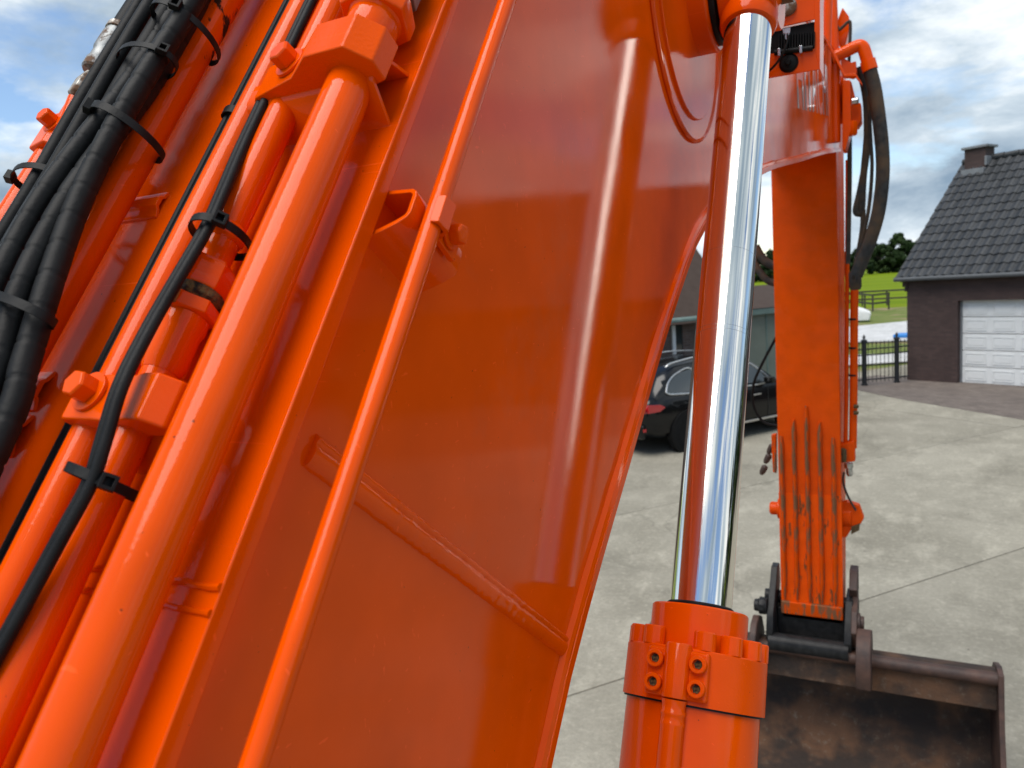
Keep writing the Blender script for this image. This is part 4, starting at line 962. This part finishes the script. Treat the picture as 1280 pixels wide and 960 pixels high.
# ------------------------------------------------------------------ trees at the field's far edge
def make_tree(h, wd, seed):
    rr = random.Random(seed); tb = B(); tb.tube([(0, 0, -.2), (.05, 0, h*.25), (-.05, .05, h*.5), (0, 0, h*.8)], [.22, .17, .12, .04], 7)
    for k in range(6):
        a = rr.uniform(0, 6.28); z = h*rr.uniform(.3, .6); tb.tube([(0, 0, z), (math.cos(a)*wd*.25, math.sin(a)*wd*.25, z+h*.12), (math.cos(a)*wd*.42, math.sin(a)*wd*.42, z+h*.2)], [.08, .05, .02], 5)
    cb = B(); cl_ = []
    for k in range(75):
        a = rr.uniform(0, 6.28); z = rr.uniform(.06, .95); wr = math.sin(min(1, (1.02-z)*1.5)*math.pi/2)*wd*.5
        rd = wr*math.sqrt(rr.random()); cl_.append((V((math.cos(a)*rd, math.sin(a)*rd, z*h)), wd*rr.uniform(.05, .13)))
    for c, r_ in cl_:
        for k in range(46):
            d = V((rr.gauss(0, 1), rr.gauss(0, 1), rr.gauss(0, .85))).normalized(); p = c + d*r_*rr.uniform(.6, 1.1)
            u_ = V((rr.gauss(0, 1), rr.gauss(0, 1), rr.gauss(0, 1))).normalized(); v_ = d.cross(u_).normalized(); s_ = rr.uniform(.2, .46)
            u_ = v_.cross(d).normalized()
            cb.add([p+u_*s_, p+v_*s_*.7, p-u_*s_, p-v_*s_*.7], [(0, 1, 2, 3)])
    return tb, cb
protos = []
for i, (h_, wd, sd__) in enumerate(((9.4, 8.6, 3), (11.0, 7.8, 5), (8.4, 9.2, 11))):
    tb, cb = make_tree(h_, wd, sd__); protos.append((tb, cb))
made = [None]*3
def place_tree(k, p, label, scale=1., rot=0.):
    global made
    e_ = empty('tree', p, label, 'tree', 'trees along the far edge of the field')
    e_.rotation_euler.z = rot; e_.scale = (scale,)*3
    if made[k] is None:
        tb, cb = protos[k]
        sv_ = WL[e_]; WL[e_] = V((0, 0, 0))
        tr = tb.build('trunk', M['bark'], e_); cr = cb.build('crown', M['leaf'], e_, smooth=False); WL[e_] = sv_
        made[k] = (tr, cr)
    else:
        for q in made[k]:
            c = q.copy(); col.objects.link(c); c.parent = e_; c.location = q.location
GEN2 = 'dark green tree in the far row, hidden behind the garage roof'
GEN = 'dark green leafy tree in the row across the bright field'
tl_px = [(920, .95), (938, 1.05), (953, 1.0), (966, 1.0), (985, .95), (1005, 1.1), (1024, 1.0), (1042, .9), (1058, .85), (1074, .85), (1088, .98), (1101, 1.05), (1112, .95), (1124, 1.1), (1136, 1.12), (1150, 1.0), (1165, 1.1), (1182, 1.0), (1200, 1.1), (1225, 1.05), (1250, 1.1)]
lab = {1088: 'dark leafy tree just right of the dusty hose loops, across the field', 1101: 'dark tree near the middle of the gap between hoses and roof', 1124: 'tall dark tree whose crown rises just left of the roof slope', 1058: 'dark tree right beside the orange pipes of the arm, across the field', 953: 'tree crown between the chrome rod and the orange arm', 1112: 'rounded tree second from the roof slope in the far row', 1136: 'dark tree partly cut off by the garage roof corner', 1074: 'lowest dark tree half hidden behind the dusty hoses', 966: 'tree top showing just left of the orange arm'}
for i, (x, s_) in enumerate(tl_px):
    place_tree(i % 3, on_ground(x, 341.5 - (x-1100)*.07 + rnd.uniform(-.5, .3)) + zz*-.1, lab.get(x, GEN if x < 940 else 'dark green tree in the far row, hidden behind the orange arm' if x < 1050 else GEN2 if x > 1140 else GEN), s_*.84, rnd.uniform(0, 6))

for k, (a_, d_) in enumerate(((40, 27), (47, 24), (54, 23), (62, 22), (71, 22), (81, 23))):
    e0 = place_tree(k % 3, V((math.sin(R(a_))*d_, math.cos(R(a_))*d_, -.08)), 'broad dark tree on the right of the concrete yard beyond the garage', .62, k*1.3)
for o in bpy.data.objects:
    if o.get('label') == 'broad dark tree on the right of the concrete yard beyond the garage': o['group'] = 'trees on the right of the yard'
